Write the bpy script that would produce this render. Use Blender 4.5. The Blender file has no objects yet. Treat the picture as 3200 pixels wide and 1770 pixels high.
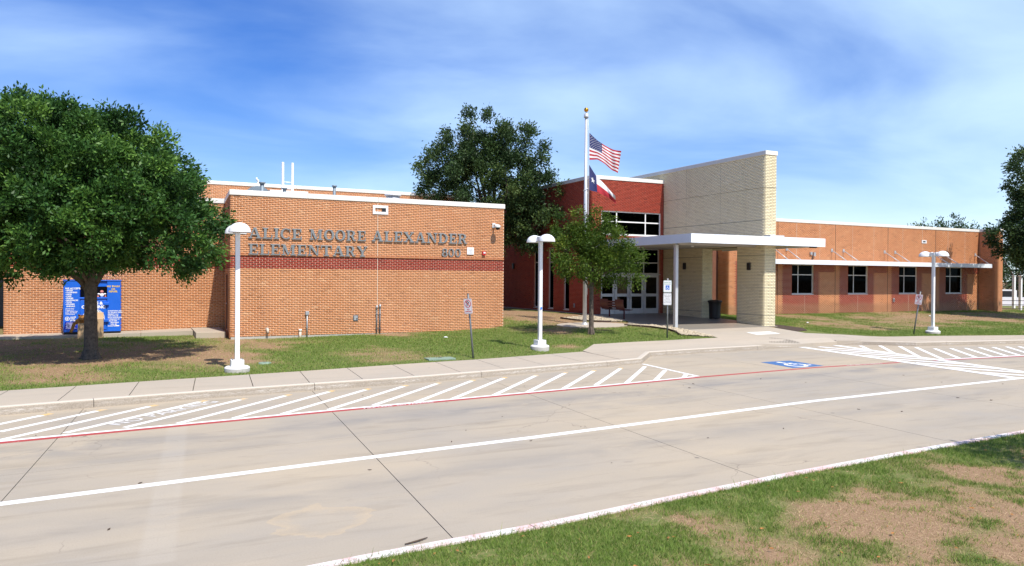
import bpy, bmesh, math, random
import numpy as np
from mathutils import Vector, Matrix, noise

random.seed(7)
rng = np.random.default_rng(11)
sc = bpy.context.scene
COL = sc.collection

# ------------------------------------------------------------------ camera
CAM_H = 2.6
AL = math.radians(63.7); PITCH = math.radians(-0.42); ROLL = 0.007
fw = Vector((math.cos(AL), math.sin(AL), 0)); rt = Vector((math.sin(AL), -math.cos(AL), 0)); up = Vector((0, 0, 1))
f2 = fw * math.cos(PITCH) + up * math.sin(PITCH)
u2 = up * math.cos(PITCH) - fw * math.sin(PITCH)
cr = rt * math.cos(ROLL) + u2 * math.sin(ROLL)
cu = u2 * math.cos(ROLL) - rt * math.sin(ROLL)
cam = bpy.data.cameras.new('camera')
cam.sensor_width = 36.0
cam.lens = 36.0 * 2350.0 / 3200.0
cam.clip_start = 0.1; cam.clip_end = 6000
camo = bpy.data.objects.new('camera', cam)
COL.objects.link(camo)
m = Matrix((( cr.x, cu.x, -f2.x, 0), (cr.y, cu.y, -f2.y, 0), (cr.z, cu.z, -f2.z, CAM_H), (0, 0, 0, 1)))
camo.matrix_world = m
sc.camera = camo
sc.render.resolution_x = 1024; sc.render.resolution_y = 566

# ------------------------------------------------------------------ world, sun, exposure
SUN_EL = math.radians(56.0); SUN_AZ = math.radians(8.0)   # azimuth off the wall normal, towards +X
w = bpy.data.worlds.new('World'); sc.world = w; w.use_nodes = True
nt = w.node_tree; nt.nodes.clear()
def N(t, **k):
    n = nt.nodes.new(t)
    for a, b in k.items(): setattr(n, a, b)
    return n
out = N('ShaderNodeOutputWorld'); bg = N('ShaderNodeBackground'); bg.inputs[1].default_value = 0.135
sky = N('ShaderNodeTexSky', sky_type='NISHITA'); sky.sun_disc = False
sky.sun_elevation = SUN_EL; sky.sun_rotation = math.pi - SUN_AZ
sky.air_density = 1.0; sky.dust_density = 0.6; sky.ozone_density = 2.2; sky.altitude = 150
hsv = N('ShaderNodeHueSaturation'); hsv.inputs['Hue'].default_value = 0.522; hsv.inputs['Saturation'].default_value = 1.46; hsv.inputs['Value'].default_value = 0.94
tc = N('ShaderNodeTexCoord')
# thin high cloud: streaks on a flat layer overhead, so direction / height gives layer coordinates
sep = N('ShaderNodeSeparateXYZ'); nt.links.new(tc.outputs['Generated'], sep.inputs[0])
mx = N('ShaderNodeMath', operation='MAXIMUM'); mx.inputs[1].default_value = 0.0; nt.links.new(sep.outputs['Z'], mx.inputs[0])
ad = N('ShaderNodeMath', operation='ADD'); ad.inputs[1].default_value = 0.16; nt.links.new(mx.outputs[0], ad.inputs[0])
dv = N('ShaderNodeVectorMath', operation='DIVIDE'); nt.links.new(tc.outputs['Generated'], dv.inputs[0])
cmb = N('ShaderNodeCombineXYZ')
for i in range(2): nt.links.new(ad.outputs[0], cmb.inputs[i])
cmb.inputs[2].default_value = 1.0
nt.links.new(cmb.outputs[0], dv.inputs[1])
mp = N('ShaderNodeMapping'); nt.links.new(dv.outputs[0], mp.inputs[0])
mp.inputs['Location'].default_value = (1.35, 0.4, 0.0)
mp.inputs['Rotation'].default_value = (0, 0, math.radians(20)); mp.inputs['Scale'].default_value = (0.75, 1.0, 0.0)
n1 = N('ShaderNodeTexNoise'); n1.inputs['Scale'].default_value = 1.1; n1.inputs['Detail'].default_value = 6; n1.inputs['Roughness'].default_value = 0.5; n1.inputs['Distortion'].default_value = 0.35
nt.links.new(mp.outputs[0], n1.inputs['Vector'])
mp2 = N('ShaderNodeMapping'); mp2.inputs['Scale'].default_value = (0.35, 0.35, 0.0); mp2.inputs['Location'].default_value = (0.2, 3.1, 0)
nt.links.new(dv.outputs[0], mp2.inputs[0])
n2 = N('ShaderNodeTexNoise'); n2.inputs['Scale'].default_value = 1.0; n2.inputs['Detail'].default_value = 3
nt.links.new(mp2.outputs[0], n2.inputs['Vector'])
# the layer thickens towards one side of the sky
gx = N('ShaderNodeVectorMath', operation='DOT_PRODUCT'); nt.links.new(tc.outputs['Generated'], gx.inputs[0]); gx.inputs[1].default_value = (0.95, -0.1, 0.1)
mr0 = N('ShaderNodeMapRange'); nt.links.new(gx.outputs['Value'], mr0.inputs[0])
mr0.inputs[1].default_value = 0.05; mr0.inputs[2].default_value = 0.95; mr0.inputs[3].default_value = -0.06; mr0.inputs[4].default_value = 0.30
s1 = N('ShaderNodeMath', operation='ADD'); nt.links.new(n1.outputs['Fac'], s1.inputs[0]); nt.links.new(mr0.outputs[0], s1.inputs[1])
s2 = N('ShaderNodeMath', operation='MULTIPLY_ADD'); nt.links.new(n2.outputs['Fac'], s2.inputs[0]); s2.inputs[1].default_value = 0.5; nt.links.new(s1.outputs[0], s2.inputs[2])
mr = N('ShaderNodeMapRange', interpolation_type='SMOOTHSTEP'); nt.links.new(s2.outputs[0], mr.inputs[0])
mr.inputs[1].default_value = 0.48; mr.inputs[2].default_value = 1.22; mr.inputs[3].default_value = 0.0; mr.inputs[4].default_value = 0.82
mix = N('ShaderNodeMix', data_type='RGBA'); nt.links.new(mr.outputs[0], mix.inputs[0])
nt.links.new(sky.outputs[0], hsv.inputs['Color']); nt.links.new(hsv.outputs[0], mix.inputs[6])
mix.inputs[7].default_value = (4.75, 6.3, 8.0, 1)
nt.links.new(mix.outputs[2], bg.inputs[0]); nt.links.new(bg.outputs[0], out.inputs[0])

sun = bpy.data.lights.new('sun', 'SUN'); sun.energy = 4.6; sun.angle = math.radians(0.5); sun.color = (1.0, 0.95, 0.87)
suno = bpy.data.objects.new('sun', sun); COL.objects.link(suno)
S = Vector((math.sin(SUN_AZ) * math.cos(SUN_EL), -math.cos(SUN_AZ) * math.cos(SUN_EL), math.sin(SUN_EL)))
suno.rotation_euler = S.to_track_quat('Z', 'Y').to_euler(); suno.location = S * 60
sc.view_settings.view_transform = 'Standard'; sc.view_settings.look = 'None'
sc.view_settings.exposure = 0.38; sc.view_settings.gamma = 1.0
sc.view_settings.use_curve_mapping = False

# ------------------------------------------------------------------ materials
MATS = {}
def newmat(name):
    m = bpy.data.materials.new(name); m.use_nodes = True
    MATS[name] = m
    return m, m.node_tree, m.node_tree.nodes['Principled BSDF']
def ln(t, a, b): t.links.new(a, b)
def noise_node(t, vec, scale, detail=4, rough=0.55, dist=0.0):
    n = t.nodes.new('ShaderNodeTexNoise'); n.inputs['Scale'].default_value = scale; n.inputs['Detail'].default_value = detail
    n.inputs['Roughness'].default_value = rough; n.inputs['Distortion'].default_value = dist
    if vec is not None: ln(t, vec, n.inputs['Vector'])
    return n.outputs['Fac']
def wpos(t, scale=None):
    g = t.nodes.new('ShaderNodeNewGeometry')
    if scale is None: return g.outputs['Position']
    m = t.nodes.new('ShaderNodeMapping'); m.inputs['Scale'].default_value = scale
    ln(t, g.outputs['Position'], m.inputs[0]); return m.outputs[0]
def ramp(t, fac, stops):
    r = t.nodes.new('ShaderNodeValToRGB'); e = r.color_ramp.elements
    while len(e) < len(stops): e.new(0.5)
    for i, (p, c) in enumerate(stops):
        e[i].position = p; e[i].color = (c[0], c[1], c[2], 1)
    ln(t, fac, r.inputs[0]); return r.outputs[0]
def mixc(t, fac, a, b, mode='MIX'):
    n = t.nodes.new('ShaderNodeMix'); n.data_type = 'RGBA'; n.blend_type = mode
    if isinstance(fac, (int, float)): n.inputs[0].default_value = fac
    else: ln(t, fac, n.inputs[0])
    for i, v in ((6, a), (7, b)):
        if isinstance(v, tuple): n.inputs[i].default_value = (v[0], v[1], v[2], 1)
        else: ln(t, v, n.inputs[i])
    return n.outputs[2]
def maprange(t, v, a, b, c=0.0, d=1.0):
    n = t.nodes.new('ShaderNodeMapRange'); ln(t, v, n.inputs[0])
    for i, x in enumerate((a, b, c, d)): n.inputs[i + 1].default_value = x
    return n.outputs[0]
def bump(t, bs, h, strength, dist=0.01):
    b = t.nodes.new('ShaderNodeBump'); b.inputs['Strength'].default_value = strength; b.inputs['Distance'].default_value = dist
    ln(t, h, b.inputs['Height']); ln(t, b.outputs[0], bs.inputs['Normal'])

def simple(name, col, rough=0.6, metal=0.0, var=0.12, scale=6.0, spec=0.5, bmp=0.0):
    m, t, bs = newmat(name)
    f = noise_node(t, wpos(t), scale, 5)
    f2_ = noise_node(t, wpos(t), scale * 7, 3)
    c = mixc(t, maprange(t, f, 0.3, 0.7), tuple(x * (1 - var) for x in col), tuple(min(1, x * (1 + var)) for x in col))
    c = mixc(t, maprange(t, f2_, 0.35, 0.75, 0, 0.35), c, tuple(x * (1 - 1.6 * var) for x in col))
    ln(t, c, bs.inputs['Base Color'])
    bs.inputs['Roughness'].default_value = rough; bs.inputs['Metallic'].default_value = metal
    bs.inputs['Specular IOR Level'].default_value = spec
    if bmp: bump(t, bs, f2_, bmp, 0.004)
    return m

def brickmat(name, dark, mid, light, stain=0.0):
    m, t, bs = newmat(name)
    at = t.nodes.new('ShaderNodeAttribute'); at.attribute_name = 'tint'
    c = ramp(t, at.outputs['Fac'], [(0.0, dark), (0.16, mid), (0.75, mid), (1.0, light)])
    f = noise_node(t, wpos(t), 55, 3); big = noise_node(t, wpos(t), 0.55, 4)
    c = mixc(t, maprange(t, f, 0.35, 0.7, 0, 0.35), c, dark)
    c = mixc(t, maprange(t, big, 0.35, 0.7, 0, 0.28), c, light)
    stk = noise_node(t, wpos(t, (1.6, 1.6, 0.12)), 1.0, 5, 0.6)
    c = mixc(t, maprange(t, stk, 0.52, 0.72, 0, 0.22), c, tuple(x * 0.7 for x in dark))
    sp = t.nodes.new('ShaderNodeSeparateXYZ'); ln(t, wpos(t), sp.inputs[0])
    if stain:   # mud splashed on the lowest courses, ragged top edge
        wob = noise_node(t, wpos(t), 1.3, 4)
        hh = t.nodes.new('ShaderNodeMath'); hh.operation = 'MULTIPLY_ADD'; ln(t, wob, hh.inputs[0]); hh.inputs[1].default_value = -0.5; ln(t, sp.outputs['Z'], hh.inputs[2])
        c = mixc(t, maprange(t, hh.outputs[0], stain - 0.28, stain - 0.02, 0.48, 0.0), c, (0.30, 0.17, 0.085))
    ln(t, c, bs.inputs['Base Color']); bs.inputs['Roughness'].default_value = 0.85; bs.inputs['Specular IOR Level'].default_value = 0.25
    bump(t, bs, f, 0.3, 0.002)
    return m

brickmat('orange_brick', (0.40, 0.165, 0.07), (0.60, 0.262, 0.115), (0.72, 0.39, 0.20))
brickmat('orange_brick_wing', (0.42, 0.165, 0.07), (0.61, 0.258, 0.112), (0.71, 0.36, 0.175), stain=1.05)
brickmat('red_brick', (0.18, 0.026, 0.016), (0.34, 0.05, 0.028), (0.42, 0.085, 0.048))
brickmat('red_brick_wing', (0.19, 0.036, 0.022), (0.33, 0.064, 0.036), (0.40, 0.10, 0.055), stain=1.05)
brickmat('cream_brick', (0.68, 0.58, 0.36), (0.84, 0.74, 0.49), (0.90, 0.82, 0.60))
simple('mortar_tan', (0.80, 0.64, 0.48), 0.95, var=0.15, scale=3)
simple('mortar_red', (0.52, 0.24, 0.16), 0.95, var=0.15, scale=3)
simple('mortar_dark', (0.15, 0.13, 0.095), 0.95, var=0.2, scale=3)
simple('coping_cream', (0.78, 0.75, 0.68), 0.45, var=0.05)
simple('coping_grey', (0.60, 0.60, 0.58), 0.4, var=0.05)
simple('white_paint', (0.80, 0.80, 0.79), 0.4, var=0.04)
m, t, bs = newmat('lamp_paint')      # white enamel, grimy and chipped low down
sp = t.nodes.new('ShaderNodeSeparateXYZ'); ln(t, wpos(t), sp.inputs[0])
f = noise_node(t, wpos(t, (8, 8, 1.2)), 1.0, 6, 0.65); g = noise_node(t, wpos(t), 45, 4)
c = mixc(t, maprange(t, f, 0.45, 0.72, 0, 0.35), (0.78, 0.78, 0.77), (0.60, 0.57, 0.52))
c = mixc(t, maprange(t, g, 0.66, 0.70, 0, 0.6), c, (0.40, 0.30, 0.22))
ln(t, c, bs.inputs['Base Color']); bs.inputs['Roughness'].default_value = 0.42
simple('aluminium', (0.56, 0.57, 0.58), 0.38, 0.3, var=0.05)
simple('window_frame', (0.62, 0.63, 0.63), 0.4, 0.2, var=0.05)
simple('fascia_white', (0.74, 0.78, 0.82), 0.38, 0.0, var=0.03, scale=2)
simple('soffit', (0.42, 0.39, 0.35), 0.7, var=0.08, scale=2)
simple('roofing', (0.45, 0.43, 0.40), 0.9, var=0.15, scale=2)
simple('sign_letter_grey', (0.23, 0.25, 0.255), 0.45, 0.2, var=0.08)
simple('dark_metal', (0.075, 0.08, 0.085), 0.5, 0.6, var=0.15)
simple('galvanised', (0.20, 0.21, 0.215), 0.5, 0.6, var=0.2, scale=9)
simple('black_paint', (0.012, 0.012, 0.013), 0.45, var=0.2)
simple('conduit_grey', (0.42, 0.43, 0.44), 0.5, 0.4, var=0.1)
simple('vent_blue_grey', (0.20, 0.25, 0.29), 0.55, 0.2, var=0.12)
simple('door_brown', (0.19, 0.085, 0.055), 0.5, var=0.15)
simple('bench_maroon', (0.085, 0.012, 0.014), 0.4, var=0.15)
simple('bin_blue', (0.012, 0.13, 0.66), 0.32, var=0.06, scale=2)
simple('bin_blue_dark', (0.010, 0.02, 0.42), 0.35, var=0.06)
simple('ink_white', (0.85, 0.85, 0.85), 0.5, var=0.02)
simple('ink_black', (0.02, 0.02, 0.02), 0.5, var=0.02)
simple('ink_red', (0.62, 0.02, 0.025), 0.5, var=0.05)
simple('ink_green', (0.02, 0.30, 0.16), 0.5, var=0.05)
simple('ink_blue', (0.02, 0.16, 0.60), 0.5, var=0.05)
simple('ink_yellow', (0.80, 0.55, 0.03), 0.5, var=0.05)
simple('sign_white', (0.84, 0.83, 0.83), 0.4, var=0.03)
simple('cardboard', (0.50, 0.33, 0.18), 0.8, var=0.08, scale=4)
simple('plush_brown', (0.36, 0.16, 0.04), 0.95, var=0.3, scale=40, bmp=0.6)
simple('plush_pink', (0.70, 0.26, 0.22), 0.9, var=0.15, scale=30)
simple('gold_ball', (0.62, 0.30, 0.035), 0.25, 0.9, var=0.06)
simple('flag_red', (0.42, 0.018, 0.03), 0.75, var=0.06)
simple('flag_white', (0.72, 0.71, 0.70), 0.75, var=0.04)
simple('flag_blue', (0.022, 0.03, 0.125), 0.75, var=0.08)
simple('bark', (0.11, 0.085, 0.065), 0.95, var=0.45, scale=14, bmp=1.0)
simple('stone_tan', (0.48, 0.40, 0.28), 0.9, var=0.3, scale=9)
simple('mulch', (0.065, 0.040, 0.025), 0.95, var=0.5, scale=30, bmp=1.0)
simple('edging', (0.055, 0.028, 0.02), 0.7, var=0.3)
simple('truck_white', (0.72, 0.73, 0.74), 0.25, var=0.02)
simple('tyre', (0.02, 0.02, 0.02), 0.8, var=0.2)
simple('taillight', (0.5, 0.01, 0.01), 0.3, var=0.05)
simple('green_cover', (0.22, 0.30, 0.23), 0.7, var=0.1)
simple('litter', (0.8, 0.8, 0.78), 0.7, var=0.05)
simple('twig', (0.09, 0.06, 0.04), 0.9, var=0.3)
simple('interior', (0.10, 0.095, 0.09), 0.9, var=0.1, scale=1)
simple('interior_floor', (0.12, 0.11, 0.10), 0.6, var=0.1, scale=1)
simple('lintel_orange', (0.50, 0.20, 0.085), 0.85, var=0.15)
simple('caulk', (0.62, 0.52, 0.42), 0.9, var=0.05)
simple('wall_gap', (0.05, 0.035, 0.03), 0.9, var=0.1)

def glassmat(name, tint, refl=1.0):
    m, t, bs = newmat(name); t.nodes.remove(bs)
    o = [n for n in t.nodes if n.type == 'OUTPUT_MATERIAL'][0]
    tr = t.nodes.new('ShaderNodeBsdfTransparent'); tr.inputs[0].default_value = (*tint, 1)
    gl = t.nodes.new('ShaderNodeBsdfGlossy'); gl.inputs['Roughness'].default_value = 0.03; gl.inputs[0].default_value = (refl, refl, refl, 1)
    fr = t.nodes.new('ShaderNodeFresnel'); fr.inputs[0].default_value = 1.5
    gb_ = t.nodes.new('ShaderNodeNewGeometry'); mu = t.nodes.new('ShaderNodeMath'); mu.operation = 'MULTIPLY_ADD'; ln(t, gb_.outputs['Backfacing'], mu.inputs[0]); mu.inputs[1].default_value = -1.0; mu.inputs[2].default_value = 1.0
    mu2 = t.nodes.new('ShaderNodeMath'); mu2.operation = 'MULTIPLY'; ln(t, mu.outputs[0], mu2.inputs[0]); ln(t, fr.outputs[0], mu2.inputs[1])
    mx_ = t.nodes.new('ShaderNodeMixShader'); ln(t, mu2.outputs[0], mx_.inputs[0]); ln(t, tr.outputs[0], mx_.inputs[1]); ln(t, gl.outputs[0], mx_.inputs[2])
    ln(t, mx_.outputs[0], o.inputs[0]); return m
glassmat('glass', (0.26, 0.28, 0.29), 0.95)

# concrete of drive and walks
def concrete(name, base, warm, cool, dark_amt, streak=0.0, marks=False):
    m, t, bs = newmat(name)
    p = wpos(t)
    big = noise_node(t, wpos(t, (0.16, 0.28, 0.2)), 1.0, 5, 0.6)
    med = noise_node(t, wpos(t, (0.7, 1.3, 1)), 1.0, 5, 0.6, 0.6)
    fine = noise_node(t, p, 60, 4, 0.7)
    grit = noise_node(t, p, 260, 2, 0.6)
    c = mixc(t, maprange(t, big, 0.36, 0.64), cool, warm)
    c = mixc(t, maprange(t, med, 0.35, 0.68, 0, 0.55), c, base)
    st = noise_node(t, wpos(t, (0.45, 2.6, 1)), 1.0, 6, 0.65, 0.4)
    c = mixc(t, maprange(t, st, 0.52, 0.74, 0, dark_amt), c, tuple(x * 0.55 for x in base))
    sm_ = noise_node(t, wpos(t, (1.1, 5.5, 1)), 1.0, 7, 0.7, 0.8)
    c = mixc(t, maprange(t, sm_, 0.60, 0.78, 0, dark_amt), c, tuple(x * 0.5 for x in cool))
    if streak:  # tyre grime along the two wheel tracks of each lane (lane runs a few degrees off X)
        sp = t.nodes.new('ShaderNodeSeparateXYZ'); ln(t, p, sp.inputs[0])
        a = t.nodes.new('ShaderNodeMath'); a.operation = 'MULTIPLY_ADD'; ln(t, sp.outputs['X'], a.inputs[0]); a.inputs[1].default_value = -0.105; ln(t, sp.outputs['Y'], a.inputs[2])
        for y0, wd, am in ((13.0, 0.8, 1.0), (11.9, 0.5, 0.55), (8.9, 0.6, 0.55), (7.3, 0.45, 0.3)):
            d = t.nodes.new('ShaderNodeMath'); d.operation = 'SUBTRACT'; ln(t, a.outputs[0], d.inputs[0]); d.inputs[1].default_value = y0
            e = t.nodes.new('ShaderNodeMath'); e.operation = 'ABSOLUTE'; ln(t, d.outputs[0], e.inputs[0])
            f = maprange(t, e.outputs[0], 0.0, wd, 1.0, 0.0)
            g = t.nodes.new('ShaderNodeMath'); g.operation = 'MULTIPLY'; ln(t, f, g.inputs[0]); ln(t, maprange(t, med, 0.38, 0.62, 0.1, 1.0), g.inputs[1])
            h = t.nodes.new('ShaderNodeMath'); h.operation = 'MULTIPLY'; ln(t, g.outputs[0], h.inputs[0]); h.inputs[1].default_value = streak * am
            c = mixc(t, h.outputs[0], c, (0.21, 0.203, 0.195))
    if marks:
        def gauss_box(x0, x1, y0, y1, sl, soft):
            ox = t.nodes.new('ShaderNodeMath'); ox.operation = 'MULTIPLY_ADD'; ln(t, sp.outputs['Y'], ox.inputs[0]); ox.inputs[1].default_value = -sl; ln(t, sp.outputs['X'], ox.inputs[2])
            r = None
            for v_, a0_, a1_ in ((ox.outputs[0], x0 - soft, x0), (ox.outputs[0], x1 + soft, x1), (sp.outputs['Y'], y0 - soft, y0), (sp.outputs['Y'], y1 + soft, y1)):
                k_ = maprange(t, v_, a0_, a1_)
                if r is None: r = k_
                else:
                    m_ = t.nodes.new('ShaderNodeMath'); m_.operation = 'MULTIPLY'; ln(t, r, m_.inputs[0]); ln(t, k_, m_.inputs[1]); r = m_.outputs[0]
            return r
        # pale strip across the lanes, uneven in strength
        gbx = gauss_box(-0.50, -0.25, 7.5, 14.1, 0.068, 0.06)
        pm = t.nodes.new('ShaderNodeMath'); pm.operation = 'MULTIPLY'; ln(t, gbx, pm.inputs[0]); ln(t, maprange(t, med, 0.35, 0.65, 0.05, 0.22), pm.inputs[1])
        c = mixc(t, pm.outputs[0], c, (0.50, 0.46, 0.40))
        # dried puddle with a tan rim
        cv_ = t.nodes.new('ShaderNodeCombineXYZ'); cv_.inputs[0].default_value = 1.75; cv_.inputs[1].default_value = 8.05
        df = t.nodes.new('ShaderNodeVectorMath'); df.operation = 'DISTANCE'; ln(t, p, df.inputs[0]); ln(t, cv_.outputs[0], df.inputs[1])
        wob = t.nodes.new('ShaderNodeMath'); wob.operation = 'MULTIPLY_ADD'; ln(t, noise_node(t, p, 2.4, 4), wob.inputs[0]); wob.inputs[1].default_value = 0.9; ln(t, df.outputs['Value'], wob.inputs[2])
        ins = maprange(t, wob.outputs[0], 0.99, 0.95); rim = maprange(t, wob.outputs[0], 0.72, 0.94)
        rm = t.nodes.new('ShaderNodeMath'); rm.operation = 'MULTIPLY'; ln(t, ins, rm.inputs[0]); ln(t, rim, rm.inputs[1])
        rm2 = t.nodes.new('ShaderNodeMath'); rm2.operation = 'MULTIPLY'; ln(t, rm.outputs[0], rm2.inputs[0]); rm2.inputs[1].default_value = 0.42
        c = mixc(t, rm2.outputs[0], c, (0.50, 0.38, 0.24))
        # hairline cracks
        vc = t.nodes.new('ShaderNodeTexVoronoi'); vc.feature = 'DISTANCE_TO_EDGE'; vc.inputs['Scale'].default_value = 0.22
        wv = t.nodes.new('ShaderNodeVectorMath'); wv.operation = 'MULTIPLY_ADD'
        nn_ = t.nodes.new('ShaderNodeTexNoise'); nn_.inputs['Scale'].default_value = 1.8; nn_.inputs['Detail'].default_value = 5; ln(t, p, nn_.inputs['Vector'])
        ln(t, nn_.outputs['Color'], wv.inputs[0]); wv.inputs[1].default_value = (0.7, 0.7, 0); ln(t, p, wv.inputs[2]); ln(t, wv.outputs[0], vc.inputs['Vector'])
        ck = t.nodes.new('ShaderNodeMath'); ck.operation = 'MULTIPLY'; ln(t, maprange(t, vc.outputs['Distance'], 0.0006, 0.0016, 1.0, 0.0), ck.inputs[0]); ln(t, maprange(t, big, 0.48, 0.56, 0.0, 0.6), ck.inputs[1])
        c = mixc(t, ck.outputs[0], c, (0.12, 0.10, 0.085))
    c = mixc(t, maprange(t, fine, 0.50, 0.76, 0, 0.5), c, tuple(x * 0.62 for x in base))
    c = mixc(t, maprange(t, grit, 0.60, 0.74, 0, 0.5), c, tuple(x * 0.5 for x in base))
    # small dark spots and oil drips
    vo = t.nodes.new('ShaderNodeTexVoronoi'); vo.inputs['Scale'].default_value = 1.15; ln(t, p, vo.inputs['Vector'])
    sel = t.nodes.new('ShaderNodeSeparateColor'); ln(t, vo.outputs['Color'], sel.inputs[0])
    spot = t.nodes.new('ShaderNodeMath'); spot.operation = 'LESS_THAN'
    rad = maprange(t, sel.outputs[1], 0.35, 1.0, 0.0, 0.055); ln(t, vo.outputs['Distance'], spot.inputs[0]); ln(t, rad, spot.inputs[1])
    sm = t.nodes.new('ShaderNodeMath'); sm.operation = 'MULTIPLY'; ln(t, spot.outputs[0], sm.inputs[0]); ln(t, maprange(t, med, 0.35, 0.65, 0.15, 0.7), sm.inputs[1])
    c = mixc(t, sm.outputs[0], c, (0.09, 0.085, 0.08))
    ln(t, c, bs.inputs['Base Color']); bs.inputs['Roughness'].default_value = 0.82; bs.inputs['Specular IOR Level'].default_value = 0.3
    bump(t, bs, fine, 0.35, 0.003)
    return m
concrete('road_concrete', (0.390, 0.326, 0.240), (0.445, 0.365, 0.262), (0.335, 0.298, 0.250), 0.46, streak=0.72, marks=True)
concrete('walk_concrete', (0.43, 0.365, 0.285), (0.46, 0.385, 0.295), (0.385, 0.34, 0.28), 0.30)
concrete('porch_concrete', (0.25, 0.222, 0.19), (0.28, 0.245, 0.20), (0.22, 0.205, 0.185), 0.35)  # shade under the canopy is put into this darker colour
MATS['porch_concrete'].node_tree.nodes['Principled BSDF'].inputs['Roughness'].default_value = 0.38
simple('joint_dark', (0.14, 0.12, 0.10), 0.95, var=0.2)
concrete('plain_concrete', (0.45, 0.42, 0.37), (0.48, 0.44, 0.38), (0.40, 0.385, 0.36), 0.5)

def paintmat(name, col, wear_lo, wear_hi, under):
    m, t, bs = newmat(name)
    f = noise_node(t, wpos(t), 34, 6, 0.72); g = noise_node(t, wpos(t), 2.2, 4)
    s = t.nodes.new('ShaderNodeMath'); s.operation = 'MULTIPLY_ADD'; ln(t, g, s.inputs[0]); s.inputs[1].default_value = 0.5; ln(t, f, s.inputs[2])
    c = mixc(t, maprange(t, s.outputs[0], wear_lo, wear_hi), col, under)
    ln(t, c, bs.inputs['Base Color']); bs.inputs['Roughness'].default_value = 0.6
    return m
paintmat('line_white', (0.80, 0.79, 0.77), 0.86, 1.04, (0.50, 0.45, 0.38))
paintmat('line_red', (0.40, 0.06, 0.055), 0.84, 1.02, (0.45, 0.30, 0.25))
paintmat('line_white_worn', (0.74, 0.73, 0.71), 0.74, 0.92, (0.50, 0.45, 0.38))
paintmat('line_yellow_old', (0.66, 0.42, 0.14), 0.70, 0.88, (0.52, 0.45, 0.37))
paintmat('paint_blue', (0.045, 0.135, 0.33), 0.90, 1.08, (0.30, 0.34, 0.40))
paintmat('paint_cream', (0.80, 0.78, 0.73), 0.92, 1.05, (0.55, 0.49, 0.41))
# island kerb: white paint over pink/red, chipped
m, t, bs = newmat('kerb_paint')
f = noise_node(t, wpos(t), 4, 6, 0.6); g = noise_node(t, wpos(t), 30, 5, 0.7); hgt = noise_node(t, wpos(t), 0.9, 4, 0.6)
gg = t.nodes.new('ShaderNodeNewGeometry'); spn = t.nodes.new('ShaderNodeSeparateXYZ'); ln(t, gg.outputs['Normal'], spn.inputs[0])
c = mixc(t, maprange(t, f, 0.45, 0.66), (0.76, 0.72, 0.70), (0.66, 0.42, 0.40))
c = mixc(t, maprange(t, hgt, 0.46, 0.60, 0, 0.7), c, (0.70, 0.46, 0.44))
c = mixc(t, maprange(t, g, 0.62, 0.70, 0, 0.8), c, (0.45, 0.38, 0.33))
ln(t, c, bs.inputs['Base Color']); bs.inputs['Roughness'].default_value = 0.7
# kerb face scraped white by tyres
m, t, bs = newmat('kerb_face')
f = noise_node(t, wpos(t, (1.6, 1.6, 22.0)), 5.0, 8, 0.75); g = noise_node(t, wpos(t, (0.7, 0.7, 0.7)), 1.0, 3)
fine = noise_node(t, wpos(t), 50, 4)
sp = t.nodes.new('ShaderNodeSeparateXYZ'); ln(t, wpos(t), sp.inputs[0])
c = ramp(t, fine, [(0.3, (0.24, 0.20, 0.155)), (0.7, (0.40, 0.34, 0.27))])
zz = maprange(t, sp.outputs['Z'], 0.015, 0.075, 0.0, 1.0); zu = maprange(t, sp.outputs['Z'], 0.085, 0.115, 1.0, 0.0)
mm = t.nodes.new('ShaderNodeMath'); mm.operation = 'MULTIPLY'; ln(t, zz, mm.inputs[0]); ln(t, zu, mm.inputs[1])
mm2 = t.nodes.new('ShaderNodeMath'); mm2.operation = 'MULTIPLY'; ln(t, mm.outputs[0], mm2.inputs[0]); ln(t, maprange(t, f, 0.47, 0.62), mm2.inputs[1])
mm3 = t.nodes.new('ShaderNodeMath'); mm3.operation = 'MULTIPLY'; ln(t, mm2.outputs[0], mm3.inputs[0]); ln(t, maprange(t, g, 0.40, 0.55, 0.1, 1.0), mm3.inputs[1])
c = mixc(t, mm3.outputs[0], c, (0.70, 0.66, 0.60))
top = maprange(t, sp.outputs['Z'], 0.135, 0.155, 0.0, 1.0)
c = mixc(t, top, c, (0.50, 0.44, 0.36))
ln(t, c, bs.inputs['Base Color']); bs.inputs['Roughness'].default_value = 0.85

# lawn soil and grass
m, t, bs = newmat('lawn')
at = t.nodes.new('ShaderNodeAttribute'); at.attribute_name = 'cover'
f = noise_node(t, wpos(t), 16, 6, 0.7); g = noise_node(t, wpos(t), 90, 3, 0.7)
soil = ramp(t, g, [(0.3, (0.15, 0.092, 0.052)), (0.55, (0.31, 0.20, 0.118)), (0.75, (0.47, 0.33, 0.20))])
turf = ramp(t, f, [(0.3, (0.07, 0.105, 0.025)), (0.5, (0.13, 0.165, 0.045)), (0.72, (0.25, 0.20, 0.10))])
s = t.nodes.new('ShaderNodeMath'); s.operation = 'MULTIPLY_ADD'; ln(t, f, s.inputs[0]); s.inputs[1].default_value = 0.7; ln(t, at.outputs['Fac'], s.inputs[2])
c = mixc(t, maprange(t, s.outputs[0], 0.62, 0.98), soil, turf)
ln(t, c, bs.inputs['Base Color']); bs.inputs['Roughness'].default_value = 0.95; bs.inputs['Specular IOR Level'].default_value = 0.1
bump(t, bs, g, 0.6, 0.01)
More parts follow.
